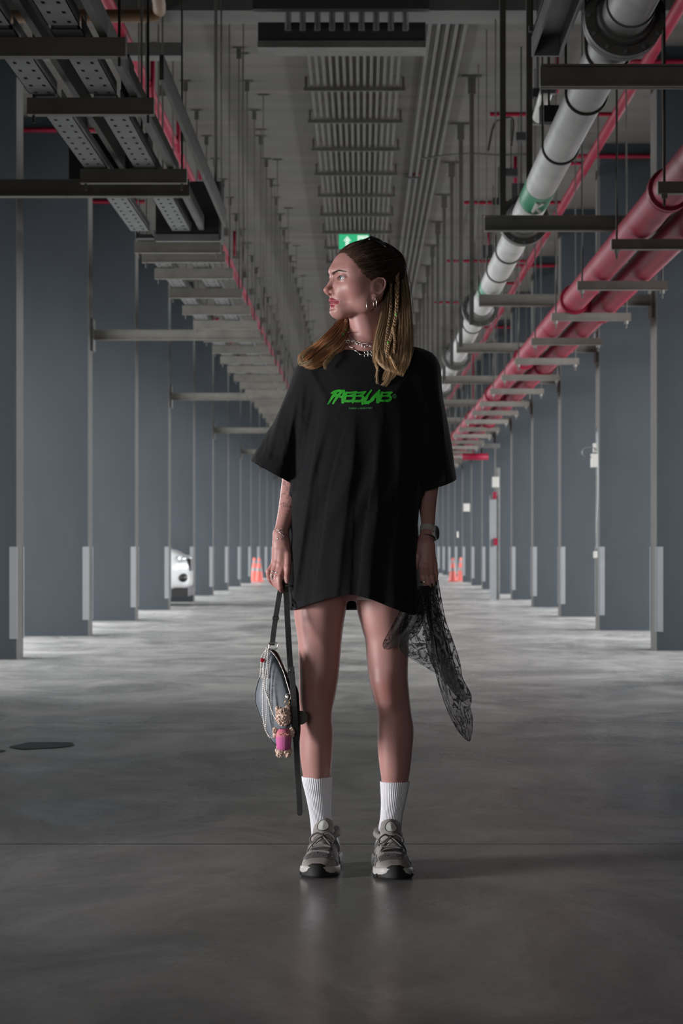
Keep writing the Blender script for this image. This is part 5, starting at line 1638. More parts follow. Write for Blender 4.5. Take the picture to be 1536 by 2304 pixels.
# rows: left x, left y, right x, right y, dy, depth factor
dyS = lambda x, y: hit_dy(x, y) - .014
right_rows = [(872,588,902,580,.045,1.0),(868,640,917,640,.035,1.2),(864,700,923,700,.010,1.1),(852,750,926,752,-.035,.8),(846,790,925,798,min(-.075, dyS(880,800)),.5),(853,812,919,822,min(-.09, dyS(885,820)),.35),(872,834,905,848,min(-.10, dyS(885,842)),.25)]
pp, tq = rows_path(right_rows, 3800, .035, jit=1.2, wave=3.2); pp = trim(pp, .25)
c_ = grad((.045, .028, .018), (.62, .43, .25), tq[0], .50, 3800, 1.0)
strands('long_hair', pp, np.interp(tq[0], [0, .08, .8, 1], [.0005, .00062, .00055, .0002]), c_, person)
pp, tq = rows_path([(868,578,876,570,.03,.6),(882,569,892,566,.03,.8),(892,576,905,578,.03,.9),(898,610,914,612,.02,.9),(903,660,920,660,.01,.9),(906,720,925,722,-.01,.8)], 420, .02, jit=1.3, wave=1.5)
strands('long_hair', trim(pp, .4), np.interp(tq[0], [0, .08, .8, 1], [.0005, .0007, .0006, .0002]), grad((.05,.032,.022), (.34,.22,.13), tq[0], .4, 420), person)
# dark hair close behind the ear and nape
pp, tq = rows_path([(862,625,885,600,.05,1.0),(862,660,893,655,.055,1.2),(862,700,895,700,.045,1.2),(862,745,900,745,.02,1.0)], 900, .03, jit=1.2)
strands('nape_hair', pp, np.interp(tq[0], [0, .08, .8, 1], [.0006, .0009, .0008, .0006]), grad((.020, .013, .010), (.10, .06, .035), tq[0], .3, 900), person)
# the wisps that curl in front
for rows, n_, cA, cB in (([(862,680,868,684,-.02,.3),(856,715,864,720,-.045,.3),(846,755,855,758,-.07,.3),(841,785,846,788,-.085,.2),(841,812,845,815,-.10,.2),(849,838,852,836,-.11,.2)], 130, (.30,.20,.11), (.62,.46,.28)),
                       ([(888,800,893,800,-.10,.3),(876,822,882,824,-.105,.3),(864,842,868,846,-.11,.3),(858,862,861,866,-.112,.3),(853,878,856,880,-.114,.2)], 90, (.35,.22,.12), (.50,.34,.20)),
                       ([(880,790,884,792,-.10,.3),(876,830,882,832,-.11,.3),(866,856,872,862,-.115,.3),(852,868,856,874,-.115,.3),(846,852,850,850,-.115,.3),(848,825,851,822,-.11,.3)], 110, (.40,.27,.15), (.55,.40,.24)),
                       ([(900,780,906,782,-.09,.3),(894,815,902,818,-.105,.3),(880,840,888,846,-.11,.3),(868,850,874,858,-.115,.3)], 100, (.42,.28,.16), (.52,.38,.22)),
                       ([(915,690,921,694,-.0,.3),(912,740,919,744,-.04,.3),(905,780,914,784,-.085,.3),(885,796,890,802,-.10,.2),(875,801,880,806,-.105,.2)], 90, (.40,.25,.14), (.60,.44,.27))):
    pp, tq = rows_path(rows, n_, .012, jit=1.3); pp = trim(pp, .35); strands('hair_wisp', pp, np.interp(tq[0], [0, .1, .7, 1], [.0005, .0007, .0006, .0002]), grad(cA, cB, tq[0], .2, n_), person)
# the lock over her right shoulder
left_rows = [(806,690,822,720,.085,.6),(772,712,800,735,.070,.8),(752,732,787,760,.020,.9),(728,756,774,786,-.040,.8),(700,782,748,806,dyS(725,795)-.004,.5),(678,800,715,826,dyS(700,815)-.004,.4),(672,812,690,830,dyS(684,822)-.004,.35)]
pp, tq = rows_path(left_rows, 2200, .024, jit=1.3, wave=3.0); pp = trim(pp, .5)
strands('shoulder_lock', pp, np.interp(tq[0], [0, .08, .8, 1], [.0005, .00062, .00055, .0002]), grad((.16, .085, .045), (.58, .29, .14), tq[0], .42, 2200), person)
pp, tq = rows_path([(776,740,780,745,.0,.3),(758,775,763,780,-.05,.3),(742,800,748,806,-.09,.3),(728,815,734,822,-.10,.3),(730,828,733,830,-.105,.2)], 25, .008, jit=1.5)
strands('hair_wisp', pp, np.interp(tq[0], [0, .1, .7, 1], [.0003, .0004, .0004, .0002]), grad((.3,.18,.1), (.5,.36,.2), tq[0], .2, 25), person)
pp, tq = rows_path([(700,780,706,786,-.07,.5),(682,790,690,800,-.08,.5),(673,803,680,812,-.085,.5),(676,816,690,822,-.085,.5),(694,812,700,820,-.09,.4)], 40, .012, jit=3)
strands('hair_wisp', pp, np.interp(tq[0], [0, .1, .7, 1], [.0003, .0004, .0004, .0002]), grad((.4,.28,.17), (.6,.48,.3), tq[0], .2, 40), person)

for rows, n_, cA, cB in ((right_rows, 260, (.12,.08,.05), (.62,.45,.28)), (left_rows, 170, (.3,.17,.09), (.62,.42,.25))):
    pp, tq = rows_path(rows, n_, .045, jit=4.5, wave=6.0); strands('flyaway_hair', trim(pp, .2), np.interp(tq[0], [0, .1, .7, 1], [.0003, .00035, .0003, .00015]), grad(cA, cB, tq[0], .3, n_), person)

def braid(name, pts, r, c0, c1, turns):
    c = np.array(catmull([W(*p) for p in pts], 14)); n_ = len(c); m = MB(); cols_ = []
    for j in range(3):
        path = []
        for i, p in enumerate(c):
            a = i / (n_ - 1) * turns * 2 * PI + j * 2 * PI / 3
            path.append(Vector(p) + Vector((math.sin(a) * r * .85, math.sin(2 * a) * r * .5 , 0)))
        m.tube(path, [r * .62 * (1 - .3 * i / n_) for i in range(n_)], 7)
        for i in range(n_):
            w = i / (n_ - 1); k = (1 - w) * np.array(c0) + w * np.array(c1); cols_ += [k * (1 + .35 * (j - 1))] * 7
    o = m.build(name, M['hair'], person, smooth=True)
    ca = o.data.color_attributes.new('strand', 'FLOAT_COLOR', 'POINT')
    C_ = np.array(cols_)[:len(o.data.vertices)]; ca.data.foreach_set('color', np.concatenate([C_, np.ones((len(C_), 1))], 1).ravel().astype(np.float32))
    return o
M['green_bead'] = simple('green_hair_bead', (.10, .48, .06), .35, 0, .05, 50)
def bead(o, px, py, dy):
    p = W(px, py, dy); MB().tube([p + Vector((0, 0, -.0030)), p + Vector((0, 0, .0030))], [.0030, .0030], 10).build('green_bead', M['green_bead'], o, smooth=True)
b = braid('braid', [(888,577,-.01),(893,600,-.03),(894,640,-.05),(893,680,-.06),(891,708,-.07),(886,735,-.085),(879,760,-.10),(873,780,-.115),(871,800,-.122)], .0042, (.16,.10,.055), (.42,.28,.16), 11)
bead(b, 891, 708, -.077); bead(b, 873, 771, -.122)
b = braid('braid', [(882,590,-.01),(880,620,-.03),(879,660,-.045),(878,700,-.06),(873,735,-.08),(869,765,-.10),(868,790,-.115),(873,806,-.12)], .0032, (.08,.05,.03), (.36,.24,.14), 12)
b = braid('braid', [(884,735,-.09),(888,765,-.11),(886,795,-.12)], .0028, (.3,.2,.1), (.42,.28,.16), 5)
b = braid('braid', [(779,718,.03),(775,735,.015),(769,750,-.01),(762,768,-.035)], .0032, (.3,.18,.09), (.45,.26,.13), 5)
bead(b, 777.5, 742, .0); bead(b, 771.5, 752, -.02)

# claw clip and the twisted knot under it
M['clip'] = simple('glossy_black_acetate', (.009, .009, .010), .12, 0, .2, 30, coat=.5)
pp, tq = rows_path([(796,566,812,560,.00,1.0),(806,548,836,545,.0,1.3),(825,540,856,548,.01,1.3),(846,548,873,566,.02,1.2),(868,574,892,590,.03,1.0)], 700, .035, jit=1.5)
strands('twisted_knot', pp, np.interp(tq[0], [0, .1, .9, 1], [.0006, .0011, .0011, .0008]), grad((.030, .019, .014), (.018, .012, .010), tq[0], .35, 700), person)
clip = empty('claw_clip', W(838, 550, .0) - person.location); clip.parent = person
for k in range(6):
    dy = -.040 + .014 * k
    xs = catmull([W(800 + 3*k, 562 - 2*k, dy - .006), W(815, 545 - abs(2.5 - k) * -.5, dy - .004), W(835, 535.5 + abs(k - 2.5) * 1.2, dy), W(856, 543 + abs(k - 2.5) * 1.0, dy + .002), W(872, 562, dy + .002), W(882, 586, dy - .006)], 5)
    MB().tube([Vector(p) for p in xs], [.0035 + .0012 * math.sin(PI * i / (len(xs) - 1)) for i in range(len(xs))], 8, flat=.9).build('tooth', M['clip'], clip, smooth=True)
m = MB(); m.tube([W(832, 538, -.048), W(836, 536, -.02), W(838, 535.5, .01), W(836, 537, .038)], [.004, .0055, .0055, .004], 10, flat=1.2); m.build('spine', M['clip'], clip, smooth=True)
v = []; f = []; na, nb = 14, 10
for i in range(na):
    for k in range(nb):
        a = PI * (.10 + .80 * i / (na - 1)); bb = (k / (nb - 1) - .5) * 2
        p = W(838 - 38 * math.cos(a), 570 - 34 * math.sin(a) * (1 - .18 * bb * bb) + (8 if i > 7 else 0) * (i - 7) / 6, .0 + .036 * bb); v.append(p)
for i in range(na - 1):
    for k in range(nb - 1): f.append((i*nb+k, i*nb+k+1, (i+1)*nb+k+1, (i+1)*nb+k))
o = MB().add(v, f).build('shell', M['clip'], clip, smooth=True); s_ = o.modifiers.new('solid', 'SOLIDIFY'); s_.thickness = .003
# thin headband line combed over the crown
pts = [Vector(HC + (np.array(q) @ HR)) for q in catmull([(.030, .060, .058), (.0, .080, .035), (-.03, .086, .018), (-.055, .078, .006)], 6)]

# ================================================================== JEWELLERY
j = MB(); cE = W(836.5, 689, -.115)
ecen = Vector(Hd(.004, .086, -.070)); 
def hoop(c, r, w, ang, name, label):
    ax1 = Vector((math.cos(ang), math.sin(ang), 0)); pts = [c + ax1 * (r * w * math.sin(a)) + Vector((0, 0, r * math.cos(a))) for a in np.linspace(.15, 2 * PI - .15, 40)]
    o = MB().tube(pts, .00065, 8).build(name, M['silver'], person, smooth=True); o['label'] = label
hoop(P(835.5, 685, 6.50), R(20.5), .62, math.radians(25), 'hoop_earring', 'thin silver hoop earring')
hoop(P(843, 681, 6.505), R(14), .45, math.radians(60), 'hoop_earring', 'smaller silver hoop earring behind')
# necklaces: follow the neck and the shirt by ray from the front
def lay(pts, off):
    out = []
    for (x, y) in catmull(pts, 7):
        a = hit(x, y, SBVH); b = hit(x, y, BBVH); c = [q for q in (a, b) if q is not None]
        q = min(c, key=lambda p: p.y) if c else W(x, y, -.05)
        out.append(q + Vector((0, -off, 0)))
    for _ in range(2):
        out = [out[0]] + [(out[i-1] + out[i] * 2 + out[i+1]) / 4 for i in range(1, len(out) - 1)] + [out[-1]]
    return out
def beads(path, r, gap, name, parent, mat, jit=0):
    m = MB(); acc = 0; last = path[0]; m.sphere(last, r, 8, 6)
    d_ = 0
    for i in range(1, len(path)):
        seg = path[i] - path[i-1]; L_ = seg.length; t_ = gap - d_
        while t_ <= L_:
            p = path[i-1] + seg * (t_ / L_) ; m.sphere(p + Vector((random.uniform(-jit, jit), 0, random.uniform(-jit, jit))), r * random.uniform(.85, 1.15), 8, 6); t_ += gap
        d_ = (d_ + L_) % gap
    return m.build(name, mat, parent, smooth=True)
nk = empty('choker', W(815, 770, -.05) - person.location); nk.parent = person
beads(lay([(784,748),(787,757),(795,765),(806,770),(820,773),(832,771.5),(844,767)], .0022), .00135, .0026, 'fine_chain', nk, M['silver'])
beads(lay([(781,762),(790,768),(802,773),(812,776),(822,779),(830,777),(838,780),(846,778)], .0026), .0023, .0058, 'bead_strand', nk, M['pearl'], .0022)
beads(lay([(779,764),(786,766),(796,768),(803,772)], .0026), .0018, .0040, 'bead_strand', nk, M['silver'], .002)
fl = empty('flower_necklace', W(815, 790, -.07) - person.location); fl.parent = person
wp = lay([(779,774),(784,779),(789,781),(794,783),(797,788),(803,791),(808,796),(813,798.5),(818,798)], .0025)
MB().tube(wp, .0011, 8).build('wavy_wire', M['silver'], fl, smooth=True)
wp = lay([(835,797),(842,791),(850,788),(858,785)], .0025)
MB().tube(wp, .0010, 8).build('wavy_wire', M['silver'], fl, smooth=True)
for (fx, fy, s) in ((779.5, 773, 1.0), (827.5, 797, 1.12)):
    c = lay([(fx - .5, fy), (fx + .5, fy)], .004)[3]
    m = MB()
    for k in range(4 if s > 1.05 else 5):
        a = PI / 4 + k * 2 * PI / (4 if s > 1.05 else 5); cc = c + Vector((math.cos(a) * .0062 * s, 0, math.sin(a) * .0058 * s))
        m.tube([cc + Vector((math.cos(b) * .0042 * s, .0, math.sin(b) * .0040 * s)) for b in np.linspace(0, 2 * PI, 14)[:-1]], .0010, 6, closed=True)
    m.sphere(c, .0016, 8, 6); m.build('flower_pendant', M['silver'], fl, smooth=True)
# bracelets, rings, watch
def band(c, n_, r1, r2, rad, name, mat, parent, tilt=0, seg=40, flat=1.0):
    n_ = Vector(n_).normalized(); a = n_.orthogonal().normalized(); a = (Vector((1, 0, 0)) - n_ * n_.x).normalized(); b = n_.cross(a)
    return MB().tube([c + a * math.cos(k) * r1 + b * math.sin(k) * r2 for k in np.linspace(0, 2 * PI, seg)[:-1]], rad, 8, closed=True, flat=flat).build(name, mat, parent, smooth=True)
axL = W(631,1203,-.055) - W(639,1175,-.035)
for (px, py, dy, tl) in ((631, 1204, -.056, .35), (631.5, 1209, -.058, .75)):
    nn = Vector(axL).normalized() + Vector((-tl, 0, 0)); o = band(W(px, py, dy), nn, R(18.6), R(17.6), .0007, 'bracelet', M['silver'], person)
m = MB(); m.sphere(W(624.5, 1212, -.082), .003, 8, 6, (.6, .4, 1.2)); m.sphere(W(639, 1206, -.078), .0016, 8, 6); m.build('bracelet_charms', M['silver'], person, smooth=True)
def ring_on(F, k, seg, tt_, r, rad, mat, parent=person):
    a, b = W(*F[k][seg]), W(*F[k][seg+1]); return band(a.lerp(b, tt_), b - a, R(r + .5), R(r + .5), rad, 'ring', mat, parent, seg=24)
ring_on(FINL, 'ring', 1, .70, 7.6, .0016, M['silver']); ring_on(FINL, 'ring', 1, .95, 7.4, .0012, M['silver'])
ring_on(FINL, 'middle', 1, .60, 7.8, .0014, M['silver']); ring_on(FINL, 'middle', 1, .85, 7.6, .0013, M['silver'])
m = MB()
for k in range(7): m.sphere(W(611.5 + random.uniform(-2, 2), 1296 + k * 1.6, -.090), .0016, 6, 5)
m.build('ring_stones', M['silver'], person)
ring_on(FINR, 'index', 2, .5, 7.2, .0026, M['silver']); ring_on(FINR, 'ring', 1, .9, 7.5, .0010, M['silver']); ring_on(FINR, 'middle', 1, .9, 7.5, .0009, M['silver'])
wt = empty('watch', W(962, 1197, -.035) - person.location); wt.parent = person
M['strap_w'] = simple('pale_watch_strap', (.42, .40, .37), .6, 0, .1, 80)
n_ = (W(962,1186,-.030) - W(960,1208,-.043)).normalized(); c = W(962, 1192, -.036)
a = (Vector((1, 0, 0)) - n_ * n_.x).normalized(); b = n_.cross(a); v = []; f = []; K = 36
for h_ in (-.0080, .0080):
    for r_ in (R(16.2), R(18.0)):
        for k in range(K):
            th = 2 * PI * k / K; v.append(c + a * math.cos(th) * r_ + b * math.sin(th) * r_ * 1.0 + n_ * h_)
for k in range(K):
    k2 = (k + 1) % K
    f += [(k, k2, K + k2, K + k), (2*K + k, 3*K + k, 3*K + k2, 2*K + k2), (K + k, K + k2, 3*K + k2, 3*K + k), (k, 2*K + k, 2*K + k2, k2)]
MB().add(v, f).build('strap', M['strap_w'], wt, auto=.6)
wc = W(980, 1199, -.040); wn_ = Vector((.93, -.36, .05)).normalized(); wu = (Vector((0, 0, 1)) - wn_ * wn_.z).normalized(); wr = wn_.cross(wu)
def disc(c, nn, u, r_, w_, prof, name, mat, parent, K=32):
    v = []; f = []
    for (rr, hh_) in prof:
        for k in range(K):
            th = 2 * PI * k / K; v.append(c + u * math.cos(th) * rr + w_ * math.sin(th) * rr + nn * hh_)
    for i in range(len(prof) - 1):
        for k in range(K): f.append((i*K+k, i*K+(k+1)%K, (i+1)*K+(k+1)%K, (i+1)*K+k))
    return MB().add(v, f).build(name, mat, parent, auto=.5)
disc(wc, wn_, wu, 0, wr, [(0, -.006), (.0175, -.006), (.0195, -.003), (.0195, .003), (.0175, .005), (.0165, .004)], 'case', M['strap_w'], wt)
disc(wc, wn_, wu, 0, wr, [(.0168, .004), (.0, .0048)], 'dial', simple('dark_watch_glass', (.012, .012, .016), .05, 0, .1, 5), wt)
MB().sphere(W(974, 1196, -.062), .0022, 8, 6).build('buckle_pin', M['silver'], wt)
band(W(962, 1216, -.045), n_ + Vector((.35, 0, 0)), R(17), R(16.5), .0011, 'bracelet', M['steel_dark'], person)
band(W(962, 1211, -.043), n_ + Vector((.1, 0, 0)), R(16.5), R(16.2), .0035, 'wrist_band', M['black_leather'], person, flat=.4)
# ================================================================== SHOULDER BAG, STRAPS AND CHARMS
bag = empty('handbag', W(628, 1672, -.08)); tag(bag, 'blue grey leather bag with long black straps hanging from her hand', 'bag')
M['bag'] = simple('blue_grey_leather', (.135, .16, .185), .48, 0, .12, 12, spec=.45)
nb = bpy.data.materials['blue_grey_leather'].node_tree
def puffy(outline, dy, thick, name, mat, parent, nring=9, back=True, dyf=None):
    oc = catmull(outline + [outline[0]], 6)[:-1]; oc = np.array(oc); c = oc.mean(0); n = len(oc); v = []; f = []
    def D(x, y): return dyf(x, y) if dyf else dy
    for side in ((1, -1) if back else (1,)):
        n0 = len(v)
        for i in range(nring + 1):
            s = 1 - i / (nring + .5); h = thick * math.sqrt(max(0, 1 - s ** 2.2))
            for p in oc:
                q = c + (p - c) * s; v.append(W(q[0], q[1], D(q[0], q[1]) - side * h))
        for i in range(nring):
            for k in range(n):
                a = (n0 + i*n+k, n0 + i*n+(k+1)%n, n0 + (i+1)*n+(k+1)%n, n0 + (i+1)*n+k); f.append(a if side > 0 else a[::-1])
        f.append(tuple(n0 + nring*n + k for k in range(n)))
    return MB().add(v, f).build(name, mat, parent, smooth=True)
face = [(606,1462),(598,1486),(590,1510),(580,1536),(574.5,1562),(575,1582),(582,1604),(592,1628),(603,1652),(614,1671),(626,1673),(640,1660),(652,1630),(658,1600),(654,1572),(647,1548),(637,1514),(622,1482),(612,1466)]
dyB = lambda x, y: -.050 - (x - 575) * .0007
puffy(face, 0, .020, 'leather_panel', M['bag'], bag, dyf=dyB)
pipe = [Vector(W(x, y, dyB(x, y) - .001)) for x, y in catmull(face + [face[0]], 6)[:-1]]
MB().tube(pipe, .0022, 8, closed=True).build('piping', M['black_leather'], bag, smooth=True)
gus = [(607,1460),(622,1466),(634,1485),(646,1512),(662,1535),(671,1556),(674,1590),(676,1640),(672,1668),(660,1672),(655,1640),(660,1600),(655,1570),(648,1546),(637,1512),(622,1482)]
puffy(gus, -.045, .018, 'gusset', M['black_leather'], bag)
zp = [Vector(W(x, y, dyB(x, y) - .004)) for x, y in catmull([(609,1464),(622,1480),(637,1510),(648,1545),(656,1572)], 8)]
MB().tube(zp, .0016, 8).build('zip', M['silver'], bag, smooth=True)
def strap(name, pts, wpx, th, mat, parent, face_dir=(0, -1, 0)):
    c = catmull([(*W(*p[:3]),) for p in pts], 8); n = len(c); v = []; f = []
    for i in range(n):
        t_ = c[min(i+1, n-1)] - c[max(i-1, 0)]; t_ /= np.linalg.norm(t_); fd = np.array(face_dir, float); s = np.cross(t_, fd); s /= np.linalg.norm(s); u = np.cross(s, t_)
        for (a, b) in ((-1, -1), (1, -1), (1, 1), (-1, 1)): v.append(c[i] + s * a * R(wpx) / 2 + u * b * th / 2)
    for i in range(n - 1):
        for k in range(4): f.append((i*4+k, i*4+(k+1)%4, (i+1)*4+(k+1)%4, (i+1)*4+k))
    f += [(3,2,1,0), tuple((n-1)*4+k for k in range(4))]
    o = MB().add(v, f).build(name, mat, parent); bevel(o, .0008, 2); return o
strap('strap', [(612,1452,-.085),(617,1410,-.083),(624,1365,-.080),(630,1330,-.078),(634,1314,-.070),(640,1309,-.062)], 11.5, .003, M['black_leather'], bag)
strap('strap', [(636,1310,-.066),(641,1312,-.070),(644,1345,-.080),(648,1420,-.095),(653,1500,-.118),(656,1530,-.126)], 12.5, .003, M['black_leather'], bag)
strap('hanging_strap_end', [(655,1500,-.126),(660,1560,-.130),(664,1620,-.125),(668,1720,-.105),(673,1800,-.105),(674,1828,-.105)], 12.5, .003, M['black_leather'], bag)
MB().lathe([(0, -.0015), (R(6.2), -.0015), (R(6.2), .0015), (0, .0015)], W(674, 1829, -.1055), 20, 'Y').build('rounded_tip', M['black_leather'], bag)
for (x, y, dy, w_, h_) in ((620,1391,-.085,15,8), (655,1519,-.125,16,15), (647,1318,-.074,13,5)):
    a = W(x - w_/2, y + h_/2, dy); b_ = W(x + w_/2, y - h_/2, dy)
    o = MB().box(a.x, b_.x, a.y - .004, a.y + .004, a.z, b_.z).build('strap_keeper', M['black_leather'], bag); bevel(o, .0012)
for (x, y, dy) in ((651.5,1508,-.130),(661.5,1575,-.133)): MB().sphere(W(x, y, dy), .0016, 8, 6).build('rivet', M['silver'], bag, smooth=True)
pts = [W(x, y, -.088) for x, y in ((606,1447),(623,1447),(624,1456),(618,1461),(606,1459))]
MB().tube([Vector(p) for p in catmull(pts + [pts[0]], 4)[:-1]], .0017, 8, closed=True).build('d_ring', M['silver'], bag, smooth=True)
MB().tube([W(604,1446,-.094), W(607,1452,-.097), W(602,1462,-.098), W(606,1466,-.097)], .0018, 8).build('clasp', M['silver'], bag, smooth=True)

def strand(lbl, pts, r=2.2, gap=4.3, mat=None, dy=-.118):
    o = beads([Vector(p) for p in catmull([W(x, y, dy) for x, y in pts], 12)], R(r), R(gap), 'pearl_strand', pearls, mat or M['pearl']); return o
pearls = empty('pearl_charm', W(603, 1456, -.11)); tag(pearls, 'long loops of small white pearls with a red stone hanging on the blue grey bag', 'bag charm')
strand('', [(600,1458),(594,1490),(592.5,1535),(591.5,1580),(592,1611),(597,1640),(605,1656),(613,1659),(620,1653)], dy=-.096)
strand('', [(603,1466),(600,1500),(595,1544),(604,1573),(609,1592),(618,1615)], dy=-.110)
strand('', [(604,1464),(603,1500),(601,1550),(600,1592),(598,1636)], r=1.9, dy=-.100)
strand('', [(599,1462),(589,1477),(587,1500),(585,1526)], r=1.7, gap=3.5, dy=-.088)
strand('', [(602,1462),(597,1480),(592,1500),(589,1527)], r=1.7, gap=3.5, dy=-.094)
m = MB()
for k in range(7): m.sphere(W(590.5 + random.uniform(-3, 3), 1486 + random.uniform(-3, 3), -.100), R(2.8), 6, 5)
m.build('red_stone', simple('red_glass', (.45, .01, .03), .1, 0, .1, 50, coat=.5), pearls)
# disc charm and rings
dc = empty('disc_charm', W(676, 1612, -.09)); tag(dc, 'two flat round grey glitter discs on a gold ring beside the plush toy', 'bag charm')
t = NT('glitter_acrylic'); vo = t.n('ShaderNodeTexVoronoi'); vo.inputs['Scale'].default_value = 900; t.l(t.coords(), vo.inputs['Vector'])
t.set(color=t.ramp(vo.outputs['Distance'], [(0, (.45, .43, .40)), (.25, (.12, .115, .11)), (1, (.09, .09, .088))]), rough=.25, coat=.4); M['glitter'] = t.m
for (x, y, rx, dy) in ((676, 1615, 15, -.088), (657, 1601, 9, -.120)):
    c = W(x, y, dy); m = MB(); v = []; f = []
    m.lathe([(0, -.0015), (R(15), -.0015), (R(15.5), 0), (R(15), .0015), (0, .0015)], (0, 0, 0), 32, 'Y')
    o = MB().add([(c.x + q[0] * rx / 15, c.y + q[1] + q[0] * (.5 if rx < 15 else .1), c.z + q[2]) for q in m.v], m.f).build('disc', M['glitter'], dc, auto=.6)
for (x, y, r_, mt) in ((648,1568,7.5,'silver'), (646,1580,6,'gold'), (649,1590,4,'gold')):
    MB().tube([W(x + r_ * math.cos(a) * .8, y + r_ * math.sin(a), -.128) for a in np.linspace(0, 2 * PI, 20)[:-1]], .0011, 6, closed=True).build('key_ring', M[mt], dc, smooth=True)
MB().sphere(W(647, 1568, -.130), R(3.6), 10, 8).build('bead', M['pearl'], dc, smooth=True)
# plush toy
toy = empty('plush_toy', W(638, 1700, -.11)); tag(toy, 'small curly beige plush toy in a pink knitted sweater hanging on the bag', 'plush toy')
t = NT('curly_beige_plush'); nz = t.noise(t.coords(), 160, 3); t.set(color=t.ramp(nz, [(.3, (.60, .41, .33)), (.7, (.80, .62, .52))]), rough=.95, spec=.1, sheen=.3); t.bump(t.noise(t.coords(), 600, 3), .5, .001); M['plush'] = t.m
def fur(cx, cy, rx, ry, dy, n_, name, parent):
    m = MB(); c = W(cx, cy, dy); m.sphere(c, R(1), 14, 10, (rx * .88, rx * .75, ry * .88))
    for k in range(n_):
        z = random.uniform(-1, 1); a = random.uniform(0, 2 * PI); s = math.sqrt(1 - z * z)
        p = c + Vector((s * math.cos(a) * R(rx) * .92, s * math.sin(a) * R(rx) * .8, z * R(ry) * .92)); m.sphere(p, R(random.uniform(1.6, 2.9)), 6, 5)
    return m.build(name, M['plush'], parent, smooth=True)
hd_ = fur(637, 1613, 17.5, 21, -.140, 190, 'head', toy)
fur(626, 1596, 6, 6.5, -.140, 40, 'ear', hd_); fur(646, 1595, 6, 6.5, -.138, 40, 'ear', hd_)
for x in (618.5, 656): fur(x, 1648, 5.5, 11, -.140, 60, 'arm', toy)
for x in (629, 646): fur(x, 1690, 8.6, 14, -.138, 80, 'leg', toy)
t = NT('pink_knit'); tcx = t.n('ShaderNodeTexCoord'); sp = t.n('ShaderNodeSeparateXYZ'); t.l(tcx.outputs['Generated'], sp.inputs[0])
g_ = t.ramp(sp.outputs[2], [(0, (.55, .08, .28)), (.35, (.60, .10, .36)), (.6, (.62, .13, .32)), (.75, (.70, .26, .28)), (1, (.62, .10, .22))])
wv = t.n('ShaderNodeTexWave', wave_type='BANDS', bands_direction='X'); wv.inputs['Scale'].default_value = 110; t.l(t.coords(), wv.inputs['Vector'])
t.set(color=t.mix(t.math('MULTIPLY', wv.outputs['Fac'], .25), g_, (.72, .35, .45)), rough=.95, sheen=.2); t.bump(wv.outputs['Fac'], .5, .001)
m = MB(); c = W(638, 0, -.139)
m.lathe([(R(10), zc(1631)), (R(15), zc(1636)), (R(17.5), zc(1645)), (R(17), zc(1658)), (R(16), zc(1668)), (R(15), zc(1675)), (R(12), zc(1678)), (0, zc(1678))], (c.x, c.y, 0), 32)
m.build('sweater', t.m, toy, smooth=True)
m = MB()
for k in range(14): m.sphere(W(628 + k * 1.6, 1652 + 1.4 * math.sin(k * 1.2), -.159), R(1.3), 6, 5)
m.build('yarn_bobbles', simple('salmon_yarn', (.80, .38, .30), .9), toy)

# ================================================================== LACE SCARF
t = NT('black_floral_lace'); 
tcu = t.n('ShaderNodeUVMap'); tcu.uv_map = 'UVMap'
def vor(scale, feat='DISTANCE_TO_EDGE', jit=1.0):
    x = t.n('ShaderNodeTexVoronoi', feature=feat); x.inputs['Scale'].default_value = scale; x.inputs['Randomness'].default_value = jit; t.l(tcu.outputs[0], x.inputs['Vector']); return x.outputs['Distance']
dn = t.n('ShaderNodeTexNoise'); dn.inputs['Scale'].default_value = 18; dn.inputs['Detail'].default_value = 5; dn.inputs['Distortion'].default_value = 1.5; t.l(tcu.outputs[0], dn.inputs['Vector'])
flowers = t.n('ShaderNodeTexVoronoi', feature='F1'); flowers.inputs['Scale'].default_value = 24; t.l(tcu.outputs[0], flowers.inputs['Vector'])
ringm = t.math('SUBTRACT', 1.0, t.math('MULTIPLY', t.math('ABSOLUTE', t.math('SUBTRACT', flowers.outputs['Distance'], .26)), 8.0))
core = t.math('MULTIPLY', t.math('LESS_THAN', flowers.outputs['Distance'], .10), .8)
vine = t.ramp(dn.outputs['Fac'], [(.440, 0.0), (.470, 1.0), (.53, 1.0), (.56, 0.0)])
edgev = t.ramp(vor(30), [(0.0, .9), (.05, 0.0)])
patt = t.math('MAXIMUM', t.math('MAXIMUM', ringm, core), t.math('MAXIMUM', vine, t.math('MULTIPLY', edgev, .7)))
netf = t.ramp(vor(420, jit=.15), [(0.0, .75), (.18, .18)])
al = t.math('MINIMUM', t.math('MAXIMUM', t.math('MULTIPLY', patt, .95), t.math('MAXIMUM', netf, .30)), 1.0)
t.set(color=(.008, .008, .009), rough=.8, alpha=al); M['lace_cloth'] = t.m
t2 = t.m.copy(); t2.name = 'black_floral_lace_gathered'; mr = t2.node_tree.nodes.new('ShaderNodeMath'); mr.operation = 'MAXIMUM'; mr.inputs[1].default_value = .62
pb = t2.node_tree.nodes['Principled BSDF']; src = pb.inputs['Alpha'].links[0].from_socket; t2.node_tree.links.new(src, mr.inputs[0]); t2.node_tree.links.new(mr.outputs[0], pb.inputs['Alpha']); M['lace_dense'] = t2
scarf = empty('lace_scarf', W(970, 1320, -.06)); tag(scarf, 'sheer black floral lace scarf trailing from her hand at the right', 'scarf')
